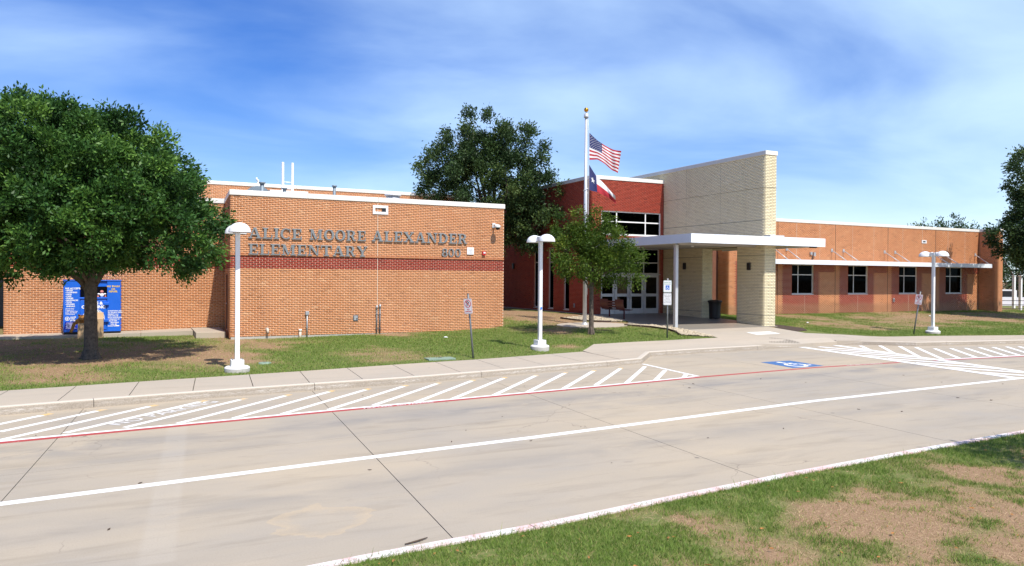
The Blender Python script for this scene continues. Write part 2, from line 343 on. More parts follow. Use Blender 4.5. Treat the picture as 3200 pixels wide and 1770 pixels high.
def leafmat(name, stops, trans=0.25, rough=0.45, spec=0.4):
    m, t, bs = newmat(name)
    at = t.nodes.new('ShaderNodeAttribute'); at.attribute_name = 'tint'
    c = ramp(t, at.outputs['Fac'], stops)
    ln(t, c, bs.inputs['Base Color']); bs.inputs['Roughness'].default_value = rough; bs.inputs['Specular IOR Level'].default_value = spec
    o = [n for n in t.nodes if n.type == 'OUTPUT_MATERIAL'][0]
    tl = t.nodes.new('ShaderNodeBsdfTranslucent'); ln(t, c, tl.inputs[0])
    ms = t.nodes.new('ShaderNodeMixShader'); ms.inputs[0].default_value = trans
    ln(t, bs.outputs[0], ms.inputs[1]); ln(t, tl.outputs[0], ms.inputs[2]); ln(t, ms.outputs[0], o.inputs[0])
leafmat('grass_blade', [(0.0, (0.105, 0.185, 0.028)), (0.5, (0.205, 0.295, 0.055)), (0.68, (0.31, 0.32, 0.09)), (0.82, (0.46, 0.33, 0.165)), (1.0, (0.66, 0.48, 0.29))], 0.3, 0.6, 0.2)
leafmat('leaf_oak', [(0.0, (0.018, 0.052, 0.012)), (0.5, (0.046, 0.122, 0.023)), (1.0, (0.155, 0.29, 0.045))], 0.28, 0.5, 0.28)
leafmat('leaf_dark', [(0.0, (0.020, 0.042, 0.013)), (0.6, (0.050, 0.094, 0.027)), (1.0, (0.13, 0.18, 0.045))], 0.25, 0.5, 0.28)
leafmat('leaf_young', [(0.0, (0.028, 0.062, 0.008)), (0.6, (0.075, 0.132, 0.014)), (1.0, (0.20, 0.24, 0.03))], 0.3, 0.55, 0.22)

# ------------------------------------------------------------------ helpers
def link(o, parent=None):
    COL.objects.link(o)
    if parent is not None: o.parent = parent
    return o
def tag(o, label=None, cat=None, group=None, kind=None):
    if label: o['label'] = label
    if cat: o['category'] = cat
    if group: o['group'] = group
    if kind: o['kind'] = kind
    return o
def empty(name, loc, rz=0.0, label=None, cat=None, group=None, kind=None):
    o = bpy.data.objects.new(name, None); o.location = loc; o.rotation_euler = (0, 0, rz); o.empty_display_size = 0.3
    link(o); return tag(o, label, cat, group, kind)
def copy_tree(o, parent=None):
    c = o.copy(); COL.objects.link(c); c.parent = parent
    for ch in list(o.children): copy_tree(ch, c)
    return c

class MB:
    """collects shapes, local to an origin, and links them as one mesh"""
    def __init__(s, org=(0, 0, 0)):
        s.v = []; s.f = []; s.mi = []; s.org = Vector(org); s.cur = 0; s.smooth = []
    def _add(s, vs, fs, sm=False):
        b = len(s.v)
        s.v += [tuple(Vector(p) - s.org) for p in vs]
        s.f += [tuple(b + i for i in f) for f in fs]; s.mi += [s.cur] * len(fs); s.smooth += [sm] * len(fs)
        return s
    def box(s, x0, x1, y0, y1, z0, z1, M=None, bev=0.0):
        vs = [Vector((x, y, z)) for z in (z0, z1) for y in (y0, y1) for x in (x0, x1)]
        fs = [(0, 2, 3, 1), (4, 5, 7, 6), (0, 1, 5, 4), (2, 6, 7, 3), (0, 4, 6, 2), (1, 3, 7, 5)]
        if bev:
            bm = bmesh.new(); bv = [bm.verts.new(p) for p in vs]
            for f in fs: bm.faces.new([bv[i] for i in f])
            bmesh.ops.bevel(bm, geom=bm.edges[:], offset=bev, segments=2, affect='EDGES', profile=0.5)
            bm.verts.index_update()
            vs = [p.co.copy() for p in bm.verts]; fs = [tuple(q.index for q in f.verts) for f in bm.faces]; bm.free()
        if M is not None: vs = [M @ p for p in vs]
        return s._add(vs, fs)
    def prism(s, poly, z0, z1, M=None):
        n = len(poly)
        vs = [Vector((p[0], p[1], z0)) for p in poly] + [Vector((p[0], p[1], z1)) for p in poly]
        fs = [tuple(range(n - 1, -1, -1)), tuple(range(n, 2 * n))] + [(i, (i + 1) % n, n + (i + 1) % n, n + i) for i in range(n)]
        if M is not None: vs = [M @ p for p in vs]
        return s._add(vs, fs)
    def tube(s, pts, rad, n=8, caps=True, sm=True):
        pts = [Vector(p) for p in pts]
        if isinstance(rad, (int, float)): rad = [rad] * len(pts)
        vs = []; fs = []; prev = None
        for i, p in enumerate(pts):
            d = (pts[min(i + 1, len(pts) - 1)] - pts[max(i - 1, 0)]).normalized()
            if prev is None:
                a = Vector((1, 0, 0)) if abs(d.x) < 0.8 else Vector((0, 1, 0))
                a = (a - d * a.dot(d)).normalized()
            else: a = (prev - d * prev.dot(d)).normalized()
            prev = a; b = d.cross(a)
            for k in range(n):
                t_ = 2 * math.pi * k / n
                vs.append(p + (a * math.cos(t_) + b * math.sin(t_)) * rad[i])
        for i in range(len(pts) - 1):
            for k in range(n):
                fs.append((i * n + k, i * n + (k + 1) % n, (i + 1) * n + (k + 1) % n, (i + 1) * n + k))
        s._add(vs, fs, sm)
        if caps:
            L = len(pts) - 1
            b = len(s.v) - len(vs)
            s.f += [tuple(b + k for k in range(n - 1, -1, -1)), tuple(b + L * n + k for k in range(n))]; s.mi += [s.cur] * 2; s.smooth += [False] * 2
        return s
    def lathe(s, prof, n=20, M=None, a0=0.0, a1=2 * math.pi, sm=True):
        full = abs(a1 - a0 - 2 * math.pi) < 1e-6
        k = n if full else n + 1
        vs = []; fs = []
        for r, z in prof:
            for i in range(k):
                t_ = a0 + (a1 - a0) * i / n
                vs.append(Vector((r * math.cos(t_), r * math.sin(t_), z)))
        for j in range(len(prof) - 1):
            for i in range(n if full else n):
                i2 = (i + 1) % k if full else i + 1
                fs.append((j * k + i, j * k + i2, (j + 1) * k + i2, (j + 1) * k + i))
        if M is not None: vs = [M @ p for p in vs]
        return s._add(vs, fs, sm)
    def ball(s, c, r, n=12, sx=1, sy=1, sz=1, M=None):
        prof = [(max(1e-4, r * math.sin(math.pi * i / (n // 2 + 2))), -r * math.cos(math.pi * i / (n // 2 + 2))) for i in range(n // 2 + 3)]
        Mt = Matrix.Translation(c) @ (M if M is not None else Matrix.Identity(4)) @ Matrix.Diagonal((sx, sy, sz, 1))
        return s.lathe(prof, n, Mt)
    def mesh(s, name, mats):
        me = bpy.data.meshes.new(name); me.from_pydata(s.v, [], s.f)
        if isinstance(mats, str): mats = [mats]
        for m_ in mats: me.materials.append(MATS[m_])
        if len(mats) > 1: me.polygons.foreach_set('material_index', s.mi)
        if any(s.smooth): me.polygons.foreach_set('use_smooth', s.smooth)
        me.update(); return me
    def build(s, name, mats, parent=None, kind=None, label=None):
        o = bpy.data.objects.new(name, s.mesh(name, mats)); link(o, parent)
        if parent is None: o.location = s.org
        if kind: o['kind'] = kind
        if label: o['label'] = label
        return o
def mb(parent): return MB(parent.location)

def npmesh(name, verts, quads=None, tris=None, mat=None, attr=None, attrname='tint', smooth=False):
    me = bpy.data.meshes.new(name)
    verts = np.asarray(verts, np.float32)
    loops = []; starts = []; tot = []
    nq = 0 if quads is None else len(quads); ntr = 0 if tris is None else len(tris)
    me.vertices.add(len(verts)); me.vertices.foreach_set('co', verts.ravel())
    li = np.concatenate([np.asarray(a).ravel() for a in (quads, tris) if a is not None]).astype(np.int32)
    me.loops.add(len(li)); me.loops.foreach_set('vertex_index', li)
    st = np.concatenate([np.arange(nq) * 4, nq * 4 + np.arange(ntr) * 3]).astype(np.int32)
    me.polygons.add(nq + ntr); me.polygons.foreach_set('loop_start', st)
    me.polygons.foreach_set('loop_total', np.concatenate([np.full(nq, 4), np.full(ntr, 3)]).astype(np.int32))
    if smooth: me.polygons.foreach_set('use_smooth', np.ones(nq + ntr, bool))
    me.update(calc_edges=True); me.validate()
    if mat: 
        for m_ in ([mat] if isinstance(mat, str) else mat): me.materials.append(MATS[m_])
    if attr is not None:
        a = me.attributes.new(attrname, 'FLOAT', 'POINT'); a.data.foreach_set('value', np.asarray(attr, np.float32))
    return me

# ------------------------------------------------------------------ ground levels
SWX = [-40, -2.612, -0.018, 1.386, 3.661, 6.78, 8.926, 13.136, 15, 60]
SWY = [12.9, 18.727, 19.128, 19.313, 19.611, 20.167, 20.405, 21.247, 21.9, 21.9]
def ss(a, b, x):
    t_ = min(1, max(0, (x - a) / (b - a))); return t_ * t_ * (3 - 2 * t_)
def gz(x, y):
    d = max(0, y - float(np.interp(x, SWX, SWY)))
    a = .15 + .013 * min(d, 16) + .11 * ss(0, 1.0, d) * ss(4, 11, x)
    b = float(np.interp(y, [20.6, 22, 23.5, 25.4, 28.5, 32.8], [.16, .27, .36, .46, .57, .72]))
    c = min(.62, .17 + .042 * max(0, y - 22))
    z = a + (b - a) * ss(11, 16, x)
    return z + (c - z) * ss(26.5, 30, x)

KX = [-40, -2.316, -0.711, 1.23, 3.484, 5.8, 7.865, 10.559, 12.488, 13.736, 15.195, 17.713, 20.371, 22.9]
KY = [11.1, 16.5, 16.78, 17.05, 17.27, 17.45, 17.77, 18.22, 18.52, 18.80, 20.35, 20.62, 20.75, 21.02]
KERB_L = list(zip(KX, KY))
KERB_R = [(25.0, 21.08), (25.9, 20.75), (27.44, 19.5), (29.565, 19.04), (32.83, 18.5), (62, 13.4)]
def offset(poly, d):
    o = []
    for i, p in enumerate(poly):
        a = Vector(poly[max(0, i - 1)]); b = Vector(poly[min(len(poly) - 1, i + 1)])
        p0 = Vector(p)
        if 0 < i < len(poly) - 1:
            n1_ = (p0 - a).normalized(); n2_ = (b - p0).normalized()
            n_ = (Vector((-n1_.y, n1_.x)) + Vector((-n2_.y, n2_.x))); n_ /= max(0.5, n_.length_squared / 2)
        else:
            t_ = (b - a).normalized(); n_ = Vector((-t_.y, t_.x))
        o.append(tuple(p0 + n_ * d))
    return o
KB_L = offset(KERB_L, 0.16); KB_R = offset(KERB_R, 0.16)
def kback(x): return float(np.interp(x, [p[0] for p in KB_L], [p[1] for p in KB_L]))

def drape(poly, step, dz, name, mat, parent=None, skirt=0.12, zf=gz, org=(0, 0, 0), attrf=None, kind=None):
    """a polygon cut into a grid and laid on the ground levels, with sides going down"""
    bm = bmesh.new(); f = bm.faces.new([bm.verts.new((p[0], p[1], 0)) for p in poly])
    xs = [p[0] for p in poly]; ys = [p[1] for p in poly]
    if step:
        for ax, lo, hi in ((0, min(xs), max(xs)), (1, min(ys), max(ys))):
            k = math.floor(lo / step) + 1
            while k * step < hi:
                co = [0, 0, 0]; co[ax] = k * step; no = [0, 0, 0]; no[ax] = 1
                bmesh.ops.bisect_plane(bm, geom=bm.verts[:] + bm.edges[:] + bm.faces[:], plane_co=co, plane_no=no); k += 1
    for v in bm.verts: v.co.z = zf(v.co.x, v.co.y) + dz
    if skirt:
        be = [e for e in bm.edges if e.is_boundary]
        r = bmesh.ops.extrude_edge_only(bm, edges=be)
        for v in [g for g in r['geom'] if isinstance(g, bmesh.types.BMVert)]: v.co.z -= skirt
    bmesh.ops.recalc_face_normals(bm, faces=bm.faces[:])
    for v in bm.verts: v.co -= Vector(org)
    me = bpy.data.meshes.new(name); bm.to_mesh(me); bm.free(); me.materials.append(MATS[mat])
    if attrf is not None:
        a = me.attributes.new('cover', 'FLOAT', 'POINT')
        a.data.foreach_set('value', np.array([attrf(v.co.x + org[0], v.co.y + org[1]) for v in me.vertices], np.float32))
    o = bpy.data.objects.new(name, me); link(o, parent)
    if parent is None: o.location = org
    if kind: o['kind'] = kind
    return o

# turf cover 0..1 (bare soil .. thick grass): used by the soil colour and by the blade density
def fbm(x, y, s, seed):
    p = Vector((x * s + seed, y * s - seed, seed * 0.37)); return 0.5 + 0.5 * noise.fractal(p, 0.9, 2.1, 5)
def blob(x, y, cx, cy, rx, ry, amt): 
    d = ((x - cx) / rx) ** 2 + ((y - cy) / ry) ** 2
    return amt * math.exp(-d)
def cover(x, y):
    v = 0.58 + 0.75 * (fbm(x, y, 0.35, 3.1) - 0.5) + 0.65 * (fbm(x, y, 1.3, 9.2) - 0.5) + 0.4 * (fbm(x, y, 4.0, 2.2) - 0.5)
    if y < 10:   # island: bare patches under the trees, green along the kerb
        ye = 6.35 + 0.075 * (x - 1.4)
        d = ye - y
        v = 0.33 + 0.75 * (fbm(x, y, 0.7, 5.7) - 0.5) + 0.95 * (fbm(x, y, 2.6, 1.2) - 0.5) + 0.7 * (fbm(x, y, 7.5, 4.4) - 0.5)
        v += 0.44 * math.exp(-(d / 0.75) ** 2) - 0.10 * ss(0.6, 1.8, d)
        v += blob(x, y, 4.2, 5.5, 0.9, 0.45, 0.25) + blob(x, y, 5.7, 4.5, 0.9, 0.3, 0.32) + blob(x, y, 3.0, 5.6, 0.6, 0.4, 0.2)
        return v
    v -= blob(x, y, -1.0, 25.5, 4.5, 4.0, 0.34) + blob(x, y, 2.6, 25.0, 2.0, 4.5, 0.22) + blob(x, y, 1.8, 22.6, 1.8, 1.6, 0.20)
    v -= blob(x, y, 8.9, 28.3, 0.8, 0.6, 0.6) + blob(x, y, 17.5, 33, 3.5, 5.0, 0.62) + blob(x, y, 12.9, 22.0, 0.9, 0.6, 0.45)
    v += blob(x, y, 9.5, 24.5, 3.5, 3.0, 0.26) + blob(x, y, 17.5, 24.0, 2.0, 1.6, 0.2) 
    v -= blob(x, y, 33.0, 26.5, 4.0, 1.6, 0.28) + blob(x, y, 44, 28.0, 7.0, 3.0, 0.48) + blob(x, y, 36, 30.0, 4.0, 1.4, 0.20)
    v += blob(x, y, 29.0, 30.8, 3.5, 1.4, 0.3) + blob(x, y, 31, 22.8, 8.0, 0.8, 0.35) + blob(x, y, 27.5, 28, 1.6, 2, 0.2)
    v += 0.25 * math.exp(-((y - float(np.interp(x, SWX, SWY))) / 0.5) ** 2)
    return v

# ------------------------------------------------------------------ terrain, drive, walks
g = MB(); g.box(-2500, 2500, -2500, 2500, -0.40, -0.30)
go = g.build('ground', 'lawn', kind='structure')
front = [(-40, 70)] + [(x, y - 0.01) for x, y in zip(SWX[:8], SWY[:8])] + [(14.22, 22.27), (17.48, 22.40), (20.12, 22.58), (20.52, 25.0), (25.29, 25.1), (25.20, 23.26), (26.03, 22.79), (28.41, 21.79), (30.67, 21.49), (35.65, 20.09), (62, 15.89), (62, 70)]
front_lawn = drape(front, 1.0, 0.0, 'lawn', 'lawn', skirt=0.3, attrf=cover, kind='structure')
far = MB(); far.prism([(-400, 70), (-400, 400), (600, 400), (600, 70)], -0.2, 0.3)
far.prism([(62, 13.2), (62, 70), (600, 70), (600, -60)], -0.25, 0.05)
far.build('field', 'lawn', kind='structure')
ISL = [(-30, 4.3), (0.0, 6.37), (1.193, 6.472), (1.853, 6.535), (2.625, 6.58), (3.613, 6.63), (5.426, 6.83), (7.53, 7.03), (10.255, 7.22), (13.051, 7.37), (40, 8.6)]
isl_in = offset(ISL, -0.15)
island = drape(isl_in + [(40, -12), (-30, -12)], 0.5, 0.0, 'island_lawn', 'lawn', skirt=0.3, zf=lambda x, y: 0.135 + 0.02 * min(3, max(0, 6.4 - y)), attrf=cover, kind='structure')

road = MB().box(-46, 62, -1, 24, -0.16, -0.10).build('road', 'joint_dark', kind='structure')
def longj(x): return 11.73 + .094 * x
def tj(k, y): return 3.14 + 4.44 * k + .068 * (y - 12.0)
gap = 0.0055
for k in range(-10, 12):
    for (d0, d1) in ((-9.2, -gap), (gap, 10.6)):
        q = []
        for kk, dd, sx in ((k, d0, gap), (k + 1, d0, -gap), (k + 1, d1, -gap), (k, d1, gap)):
            xx = tj(kk, 12); yy = 12
            for _ in range(4): yy = longj(xx) + dd; xx = tj(kk, yy)
            q.append((xx + sx, yy))
        MB().prism(q, -0.098, 0.0).build('slab', 'road_concrete', road)
def strip(name, pts, wd, mat, z=0.004, parent=road, th=0.003):
    """a painted stripe along a polyline"""
    l = offset(pts, wd / 2); r = offset(pts, -wd / 2)
    b = MB()
    for i in range(len(pts) - 1):
        b.prism([r[i], r[i + 1], l[i + 1], l[i]], z - th, z)
    return b.build(name, mat, parent)
RED = [(-40, 9.9), (-1.933, 13.83), (1.023, 14.2), (3.317, 14.47), (7.705, 14.93), (10.276, 15.2), (13.303, 15.60), (17.875, 15.93), (21.5, 15.86)]
strip('fire_lane_line', RED, 0.145, 'line_red')
strip('fire_lane_line', [(23.1, 15.80), (27.4, 15.46), (45, 13.6)], 0.145, 'line_red')
strip('lane_line', [(-40, 6.5), (-1.415, 10.15), (1.809, 10.47), (5.743, 10.79), (8.873, 11.12), (12.896, 11.54), (21.3, 12.0)], 0.16, 'line_white', z=0.0045)
wl = offset(RED, 0.135)
wl = [p for p in wl if p[0] < 13.2] + [(13.2, 15.72)]
strip('hatch_edge_line', wl, 0.11, 'line_white', z=0.0042)
ST = [((-2.8, 14.85), (-1.613, 16.214)), ((-2.065, 14.813), (-0.733, 16.315)), ((-1.961, 14.07), (0.168, 16.465)), ((-1.10, 14.27), (1.097, 16.655)), ((-0.23, 14.37), (1.872, 16.603)), ((0.60, 14.39), (2.82, 16.762)), ((1.53, 14.50), (3.805, 16.951)), ((2.40, 14.58), (4.633, 16.92)), ((3.30, 14.69), (5.603, 17.105)), ((4.23, 14.82), (6.472, 17.195)), ((5.10, 14.80), (7.453, 17.325)), ((6.0, 14.95), (8.399, 17.458)), ((6.96, 14.98), (9.376, 17.546)), ((7.90, 15.14), (10.376, 17.717)), ((8.92, 15.27), (11.351, 17.804)), ((9.90, 15.42), (12.39, 17.995)), ((10.82, 15.45), (13.344, 18.114)), ((11.78, 15.55), (13.359, 17.177)), ((12.85, 15.74), (13.28, 16.179))]
for i in range(9): ST.insert(0, ((-3.7 - i * 0.95, 14.1 - i * 0.1), (-2.5 - i * 0.95, 16.05 - i * 0.13)))
for i, (a, b) in enumerate(ST):
    strip('hatch_stripe', [a, b], 0.115, 'line_white', z=0.0038)
    if i < len(ST) - 3 and i > 8:
        u = (Vector(b) - Vector(a)).normalized()
        strip('old_stripe_end', [tuple(Vector(b) + u * 0.004), tuple(Vector(b) + u * 0.20)], 0.12, 'line_yellow_old', z=0.003)
strip('hatch_edge_line', [(13.69, 18.68), (13.33, 15.75)], 0.11, 'line_white', z=0.0041)
R5 = [((22.79, 20.94), (20.998, 11.96)), ((24.674, 20.98), (22.2, 11.0)), ((23.55, 20.80), (23.946, 18.766)), ((22.949, 19.984), (23.809, 17.611)), ((22.595, 18.963), (23.622, 16.632)), ((22.344, 17.791), (23.417, 15.763)), ((22.139, 16.734), (23.126, 14.518)), ((21.894, 15.566), (22.859, 13.443)), ((21.661, 14.382), (22.456, 12.661)), ((21.377, 13.187), (22.15, 11.6))]
for i, (a, b) in enumerate(R5):
    strip('crosswalk_edge_line' if i < 2 else 'crosswalk_stripe', [a, b], 0.30 if i < 2 else 0.23, 'line_white', z=0.0062 if i < 2 else 0.0056)
RS = [((25.5, 20.5), (23.978, 18.753)), ((26.3, 20.25), (23.863, 17.756)), ((26.8, 19.75), (23.675, 16.703)), ((27.0, 19.2), (23.741, 15.92)), ((27.201, 18.567), (24.6, 15.92)), ((27.874, 18.372), (25.436, 15.88)), ((28.54, 18.221), (26.245, 15.858)), ((29.337, 18.179), (26.946, 15.76)), ((29.972, 18.045), (27.562, 15.67)), ((30.696, 17.958), (28.192, 15.58)), ((31.269, 17.811), (28.8, 15.49)), ((31.95, 17.7), (29.45, 15.40)), ((32.6, 17.6), (30.1, 15.3))]
for a, b in RS: strip('hatch_stripe', [a, b], 0.14, 'line_white', z=0.0036)
strip('hatch_edge_line', [(23.4, 15.93), (27.6, 15.62), (45, 13.8)], 0.12, 'line_white', z=0.0043)
BL = [(17.42, 17.636), (18.639, 17.60), (18.468, 16.14), (17.191, 16.12)]
MB().prism(BL[::-1], 0.001, 0.004).build('parking_emblem_panel', 'paint_blue', road)

# text helper -------------------------------------------------------------
def text_mesh(s, size, extrude=0.0, align='LEFT', space=1.0, bold=0.0, line=1.0):
    cu_ = bpy.data.curves.new('txt', 'FONT'); cu_.body = s; cu_.size = size; cu_.extrude = extrude; cu_.align_x = align
    cu_.space_character = space; cu_.offset = bold; cu_.resolution_u = 3; cu_.space_line = line
    o = bpy.data.objects.new('txt', cu_); COL.objects.link(o)
    dg = bpy.context.evaluated_depsgraph_get()
    me = bpy.data.meshes.new_from_object(o.evaluated_get(dg))
    bpy.data.objects.remove(o); bpy.data.curves.remove(cu_)
    return me
def text_obj(name, s, size, M, mat, parent, **k):
    me = text_mesh(s, size, **k); me.transform(M); me.name = name
    me.materials.clear(); me.materials.append(MATS[mat])
    o = bpy.data.objects.new(name, me); link(o, parent); return o

# wheelchair symbol drawn as strokes; unit square, x right y up
def wheelchair(b, M, z0, z1, wd=0.085):
    def seg(pts):
        l = offset(pts, wd / 2); r = offset(pts, -wd / 2)
        for i in range(len(pts) - 1): b.prism([r[i], r[i + 1], l[i + 1], l[i]], z0 + 0.00003 * i, z1 + 0.0002 * (i % 2), M)
    c = [(0.42 + 0.09 * math.cos(a), 0.88 + 0.09 * math.sin(a)) for a in np.linspace(0, 2 * math.pi, 13)[:-1]]
    b.prism(c, z0, z1, M)
    seg([(0.43, 0.78), (0.47, 0.44)]); seg([(0.46, 0.46), (0.70, 0.45)]); seg([(0.69, 0.47), (0.80, 0.16)]); seg([(0.78, 0.17), (0.92, 0.22)]); seg([(0.45, 0.63), (0.66, 0.62)])
    arc = [(0.45 + 0.28 * math.cos(a), 0.30 + 0.28 * math.sin(a)) for a in np.linspace(math.radians(115), math.radians(345), 13)]
    seg(arc)
# painted on the blue panel: bottom of the symbol towards the drive
o_ = Vector((17.191, 16.12, 0)); ex = Vector((18.468 - 17.191, 0.02, 0)); ey = Vector((0.2, 1.49, 0))
Mw = Matrix(((ex.x, ey.x, 0, o_.x), (ex.y, ey.y, 0, o_.y), (0, 0, 1, 0), (0, 0, 0, 1))) @ Matrix.Translation((0.1, 0.08, 0)) @ Matrix.Diagonal((0.82, 0.84, 1, 1))
b = MB(); wheelchair(b, Mw, 0.0045, 0.0062, 0.11); b.build('wheelchair_symbol', 'line_white', road)
# lettering on the drive
d = Vector((1.568 + 0.409, 16.657 - 14.562)); a_ = math.atan2(d.y, d.x)
Mt = Matrix.Translation((-0.34, 14.60, 0.0046)) @ Matrix.Rotation(a_, 4, 'Z')
text_obj('no_parking_lettering', 'NO PARKING', 0.40, Mt, 'line_white_worn', road, space=1.12, bold=0.004)
for (x, y, tx) in ((3.95, 14.49, 'FIRE LANE  NO PARKING'), (19.2, 15.86, 'FIRE LANE  NO PARKING')):
    s_ = 0.11 if x < 10 else -0.01
    text_obj('fire_lane_lettering', tx, 0.125, Matrix.Translation((x, y, 0.0052)) @ Matrix.Rotation(math.atan(s_), 4, 'Z'), 'line_white_worn', road, space=1.1, bold=0.002)

# kerbs: rounded section swept along the lines, in pieces between joints
def kerb(parent, pts, top=0.165, mat='kerb_face', z0=-0.02, piece=4.4, wd=0.16, taper=(False, False), name='kerb'):
    sect = [(0.0, z0), (0.006, 0.02), (0.012, top - 0.045), (0.022, top - 0.016), (0.045, top), (wd, top), (wd, z0)]
    L = [0]
    for i in range(1, len(pts)): L.append(L[-1] + (Vector(pts[i]) - Vector(pts[i - 1])).length)
    tot = L[-1]; brk = sorted(set([0.0, tot] + [min(tot, k * piece) for k in range(1, int(tot / piece) + 1)]))
    offs = [offset(pts, s_[0]) for s_ in sect]
    for bi in range(len(brk) - 1):
        s0, s1 = brk[bi] + 0.005, brk[bi + 1] - 0.005
        if s1 - s0 < 0.1: continue
        ts = [s0] + [q for q in L if s0 + 0.03 < q < s1 - 0.03] + [s1]
        vs = []
        for t_ in ts:
            hf = 1.0
            if taper[0]: hf = min(hf, max(0.02, t_ / 1.0))
            if taper[1]: hf = min(hf, max(0.02, (tot - t_) / 1.0))
            for si, s_ in enumerate(sect):
                x = float(np.interp(t_, L, [p[0] for p in offs[si]])); y = float(np.interp(t_, L, [p[1] for p in offs[si]]))
                vs.append((x, y, s_[1] * hf if s_[1] > 0 else s_[1]))
        n = len(sect); fs = []
        for i in range(len(ts) - 1):
            for j in range(n - 1): fs.append((i * n + j, (i + 1) * n + j, (i + 1) * n + j + 1, i * n + j + 1))
        fs += [tuple(range(n)), tuple((len(ts) - 1) * n + j for j in range(n - 1, -1, -1))]
        b = MB(); b._add(vs, fs); b.build(name, mat, parent)
pave = empty('pavement', (0, 0, 0), kind='structure')
kerb(pave, KERB_L, taper=(False, True)); kerb(pave, KERB_R, taper=(True, False))
isk = empty('island_kerb', (0, 0, 0), kind='structure')
kerb(isk, [(p[0], p[1]) for p in ISL][::-1], top=0.155, mat='kerb_paint', wd=0.155, piece=3.05)
# sidewalk slabs
B = [(-2.468, 18.75), (-1.243, 18.93), (-0.018, 19.128), (1.179, 19.29), (2.411, 19.45), (3.661, 19.611), (4.931, 19.84), (6.254, 20.07), (7.575, 20.26), (8.929, 20.41), (10.297, 20.68), (11.735, 20.97), (13.136, 21.25)]
pre = [(-2.468 - 1.23 * k, 18.75 - 0.178 * k) for k in range(26, 0, -1)]
B = pre + B
def front_of(p):
    x, y = p
    for _ in range(6):
        yk = kback(x) + 0.006; x = p[0] - 0.085 * (p[1] - yk)
    return (x, yk)
def inset(q, g_):
    c_ = sum((Vector(p) for p in q), Vector((0, 0))) / len(q)
    return offset_poly(q, g_)
def offset_poly(q, g_):
    n = len(q); o = []
    for i in range(n):
        p0 = Vector(q[i - 1]); p1 = Vector(q[i]); p2 = Vector(q[(i + 1) % n])
        a = (p1 - p0).normalized(); c = (p2 - p1).normalized()
        n1_ = Vector((-a.y, a.x)); n2_ = Vector((-c.y, c.x)); nn = n1_ + n2_; nn /= max(0.3, nn.length_squared / 2)
        o.append(tuple(p1 + nn * g_))
    return o
for i in range(len(B) - 1):
    q = [front_of(B[i]), front_of(B[i + 1]), B[i + 1], B[i]]
    drape(offset_poly(q, 0.008), None, 0.016, 'paving_slab', 'walk_concrete', pave, zf=lambda x, y: 0.15)
MB().prism([front_of(B[0]), front_of(B[-1]), B[-1], B[0]], -0.1, 0.145)
kbw = [p for p in KB_L if p[0] > 13.4]
walk = [front_of(B[-1])] + [(p[0], p[1] + 0.006) for p in kbw if p[0] < 22.8] + [(22.9, 21.12), (24.95, 21.15)] + [(24.95, 21.9), (25.212, 23.275), (25.31, 24.80), (25.25, 25.20), (20.50, 25.02), (20.10, 22.60), (17.483, 22.417), (14.223, 22.28), B[-1]]
def wz(x, y):
    z = gz(x, y)
    return min(z, 0.15 + 0.0 * x) if False else (z * ss(20.7, 21.6, y) + (0.15 if x < 20.6 else 0.15 - 0.14 * ss(20.6, 22.9, x)) * (1 - ss(20.7, 21.6, y)) if x > 13.4 else z)
drape(walk, 0.4, 0.018, 'walkway', 'walk_concrete', pave, zf=wz, skirt=0.2)
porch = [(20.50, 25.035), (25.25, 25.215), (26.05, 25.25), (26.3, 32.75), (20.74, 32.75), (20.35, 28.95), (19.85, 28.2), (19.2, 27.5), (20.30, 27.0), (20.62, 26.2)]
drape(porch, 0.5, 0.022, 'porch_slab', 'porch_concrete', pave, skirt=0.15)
sbR = [(24.96, 21.2), (25.9, 20.93), (27.46, 19.67), (29.6, 19.21), (32.85, 18.67), (62, 13.58)]
sbT = [(25.22, 23.26), (26.03, 22.80), (28.41, 21.80), (30.67, 21.50), (35.65, 20.1), (62, 15.9)]
def alongp(poly, n):
    L = [0]
    for i in range(1, len(poly)): L.append(L[-1] + (Vector(poly[i]) - Vector(poly[i - 1])).length)
    return [(float(np.interp(t_, L, [p[0] for p in poly])), float(np.interp(t_, L, [p[1] for p in poly]))) for t_ in np.linspace(0, L[-1], n)]
fr = alongp(sbR, 28); bk = alongp(sbT, 28)
def rz(x, y): return 0.15 + 0.85 * max(0.0, gz(x, y) - 0.15) * ss(20.9, 23.0, y)
for i in range(27):
    if i == 0: q = [fr[0], fr[1], bk[1], bk[0]]
    else: q = [fr[i], fr[i + 1], bk[i + 1], bk[i]]
    drape(offset_poly(q, 0.008), 0.5, 0.016, 'paving_slab', 'walk_concrete', pave, zf=rz, skirt=0.3)
# lighter landing pad, grooved ramp strip
drape([(22.45, 22.96), (23.81, 23.02), (23.89, 23.71), (22.57, 23.67)], 0.4, 0.022, 'landing_pad', 'paint_cream', pave, zf=wz, skirt=0.003)
for i in range(20):
    t_ = i / 19
    p0 = Vector((22.3, 22.1)).lerp(Vector((22.95, 21.25)), t_); p1 = Vector((21.25, 21.05)).lerp(Vector((22.85, 21.12)), t_)
    p1 = p0.lerp(p1, 0.8)
    n_ = (p1 - p0).normalized(); n_ = Vector((-n_.y, n_.x)) * 0.009
    drape([tuple(p0 - n_), tuple(p1 - n_), tuple(p1 + n_), tuple(p0 + n_)], None, 0.026, 'ramp_groove', 'joint_dark', pave, zf=wz, skirt=0.004)
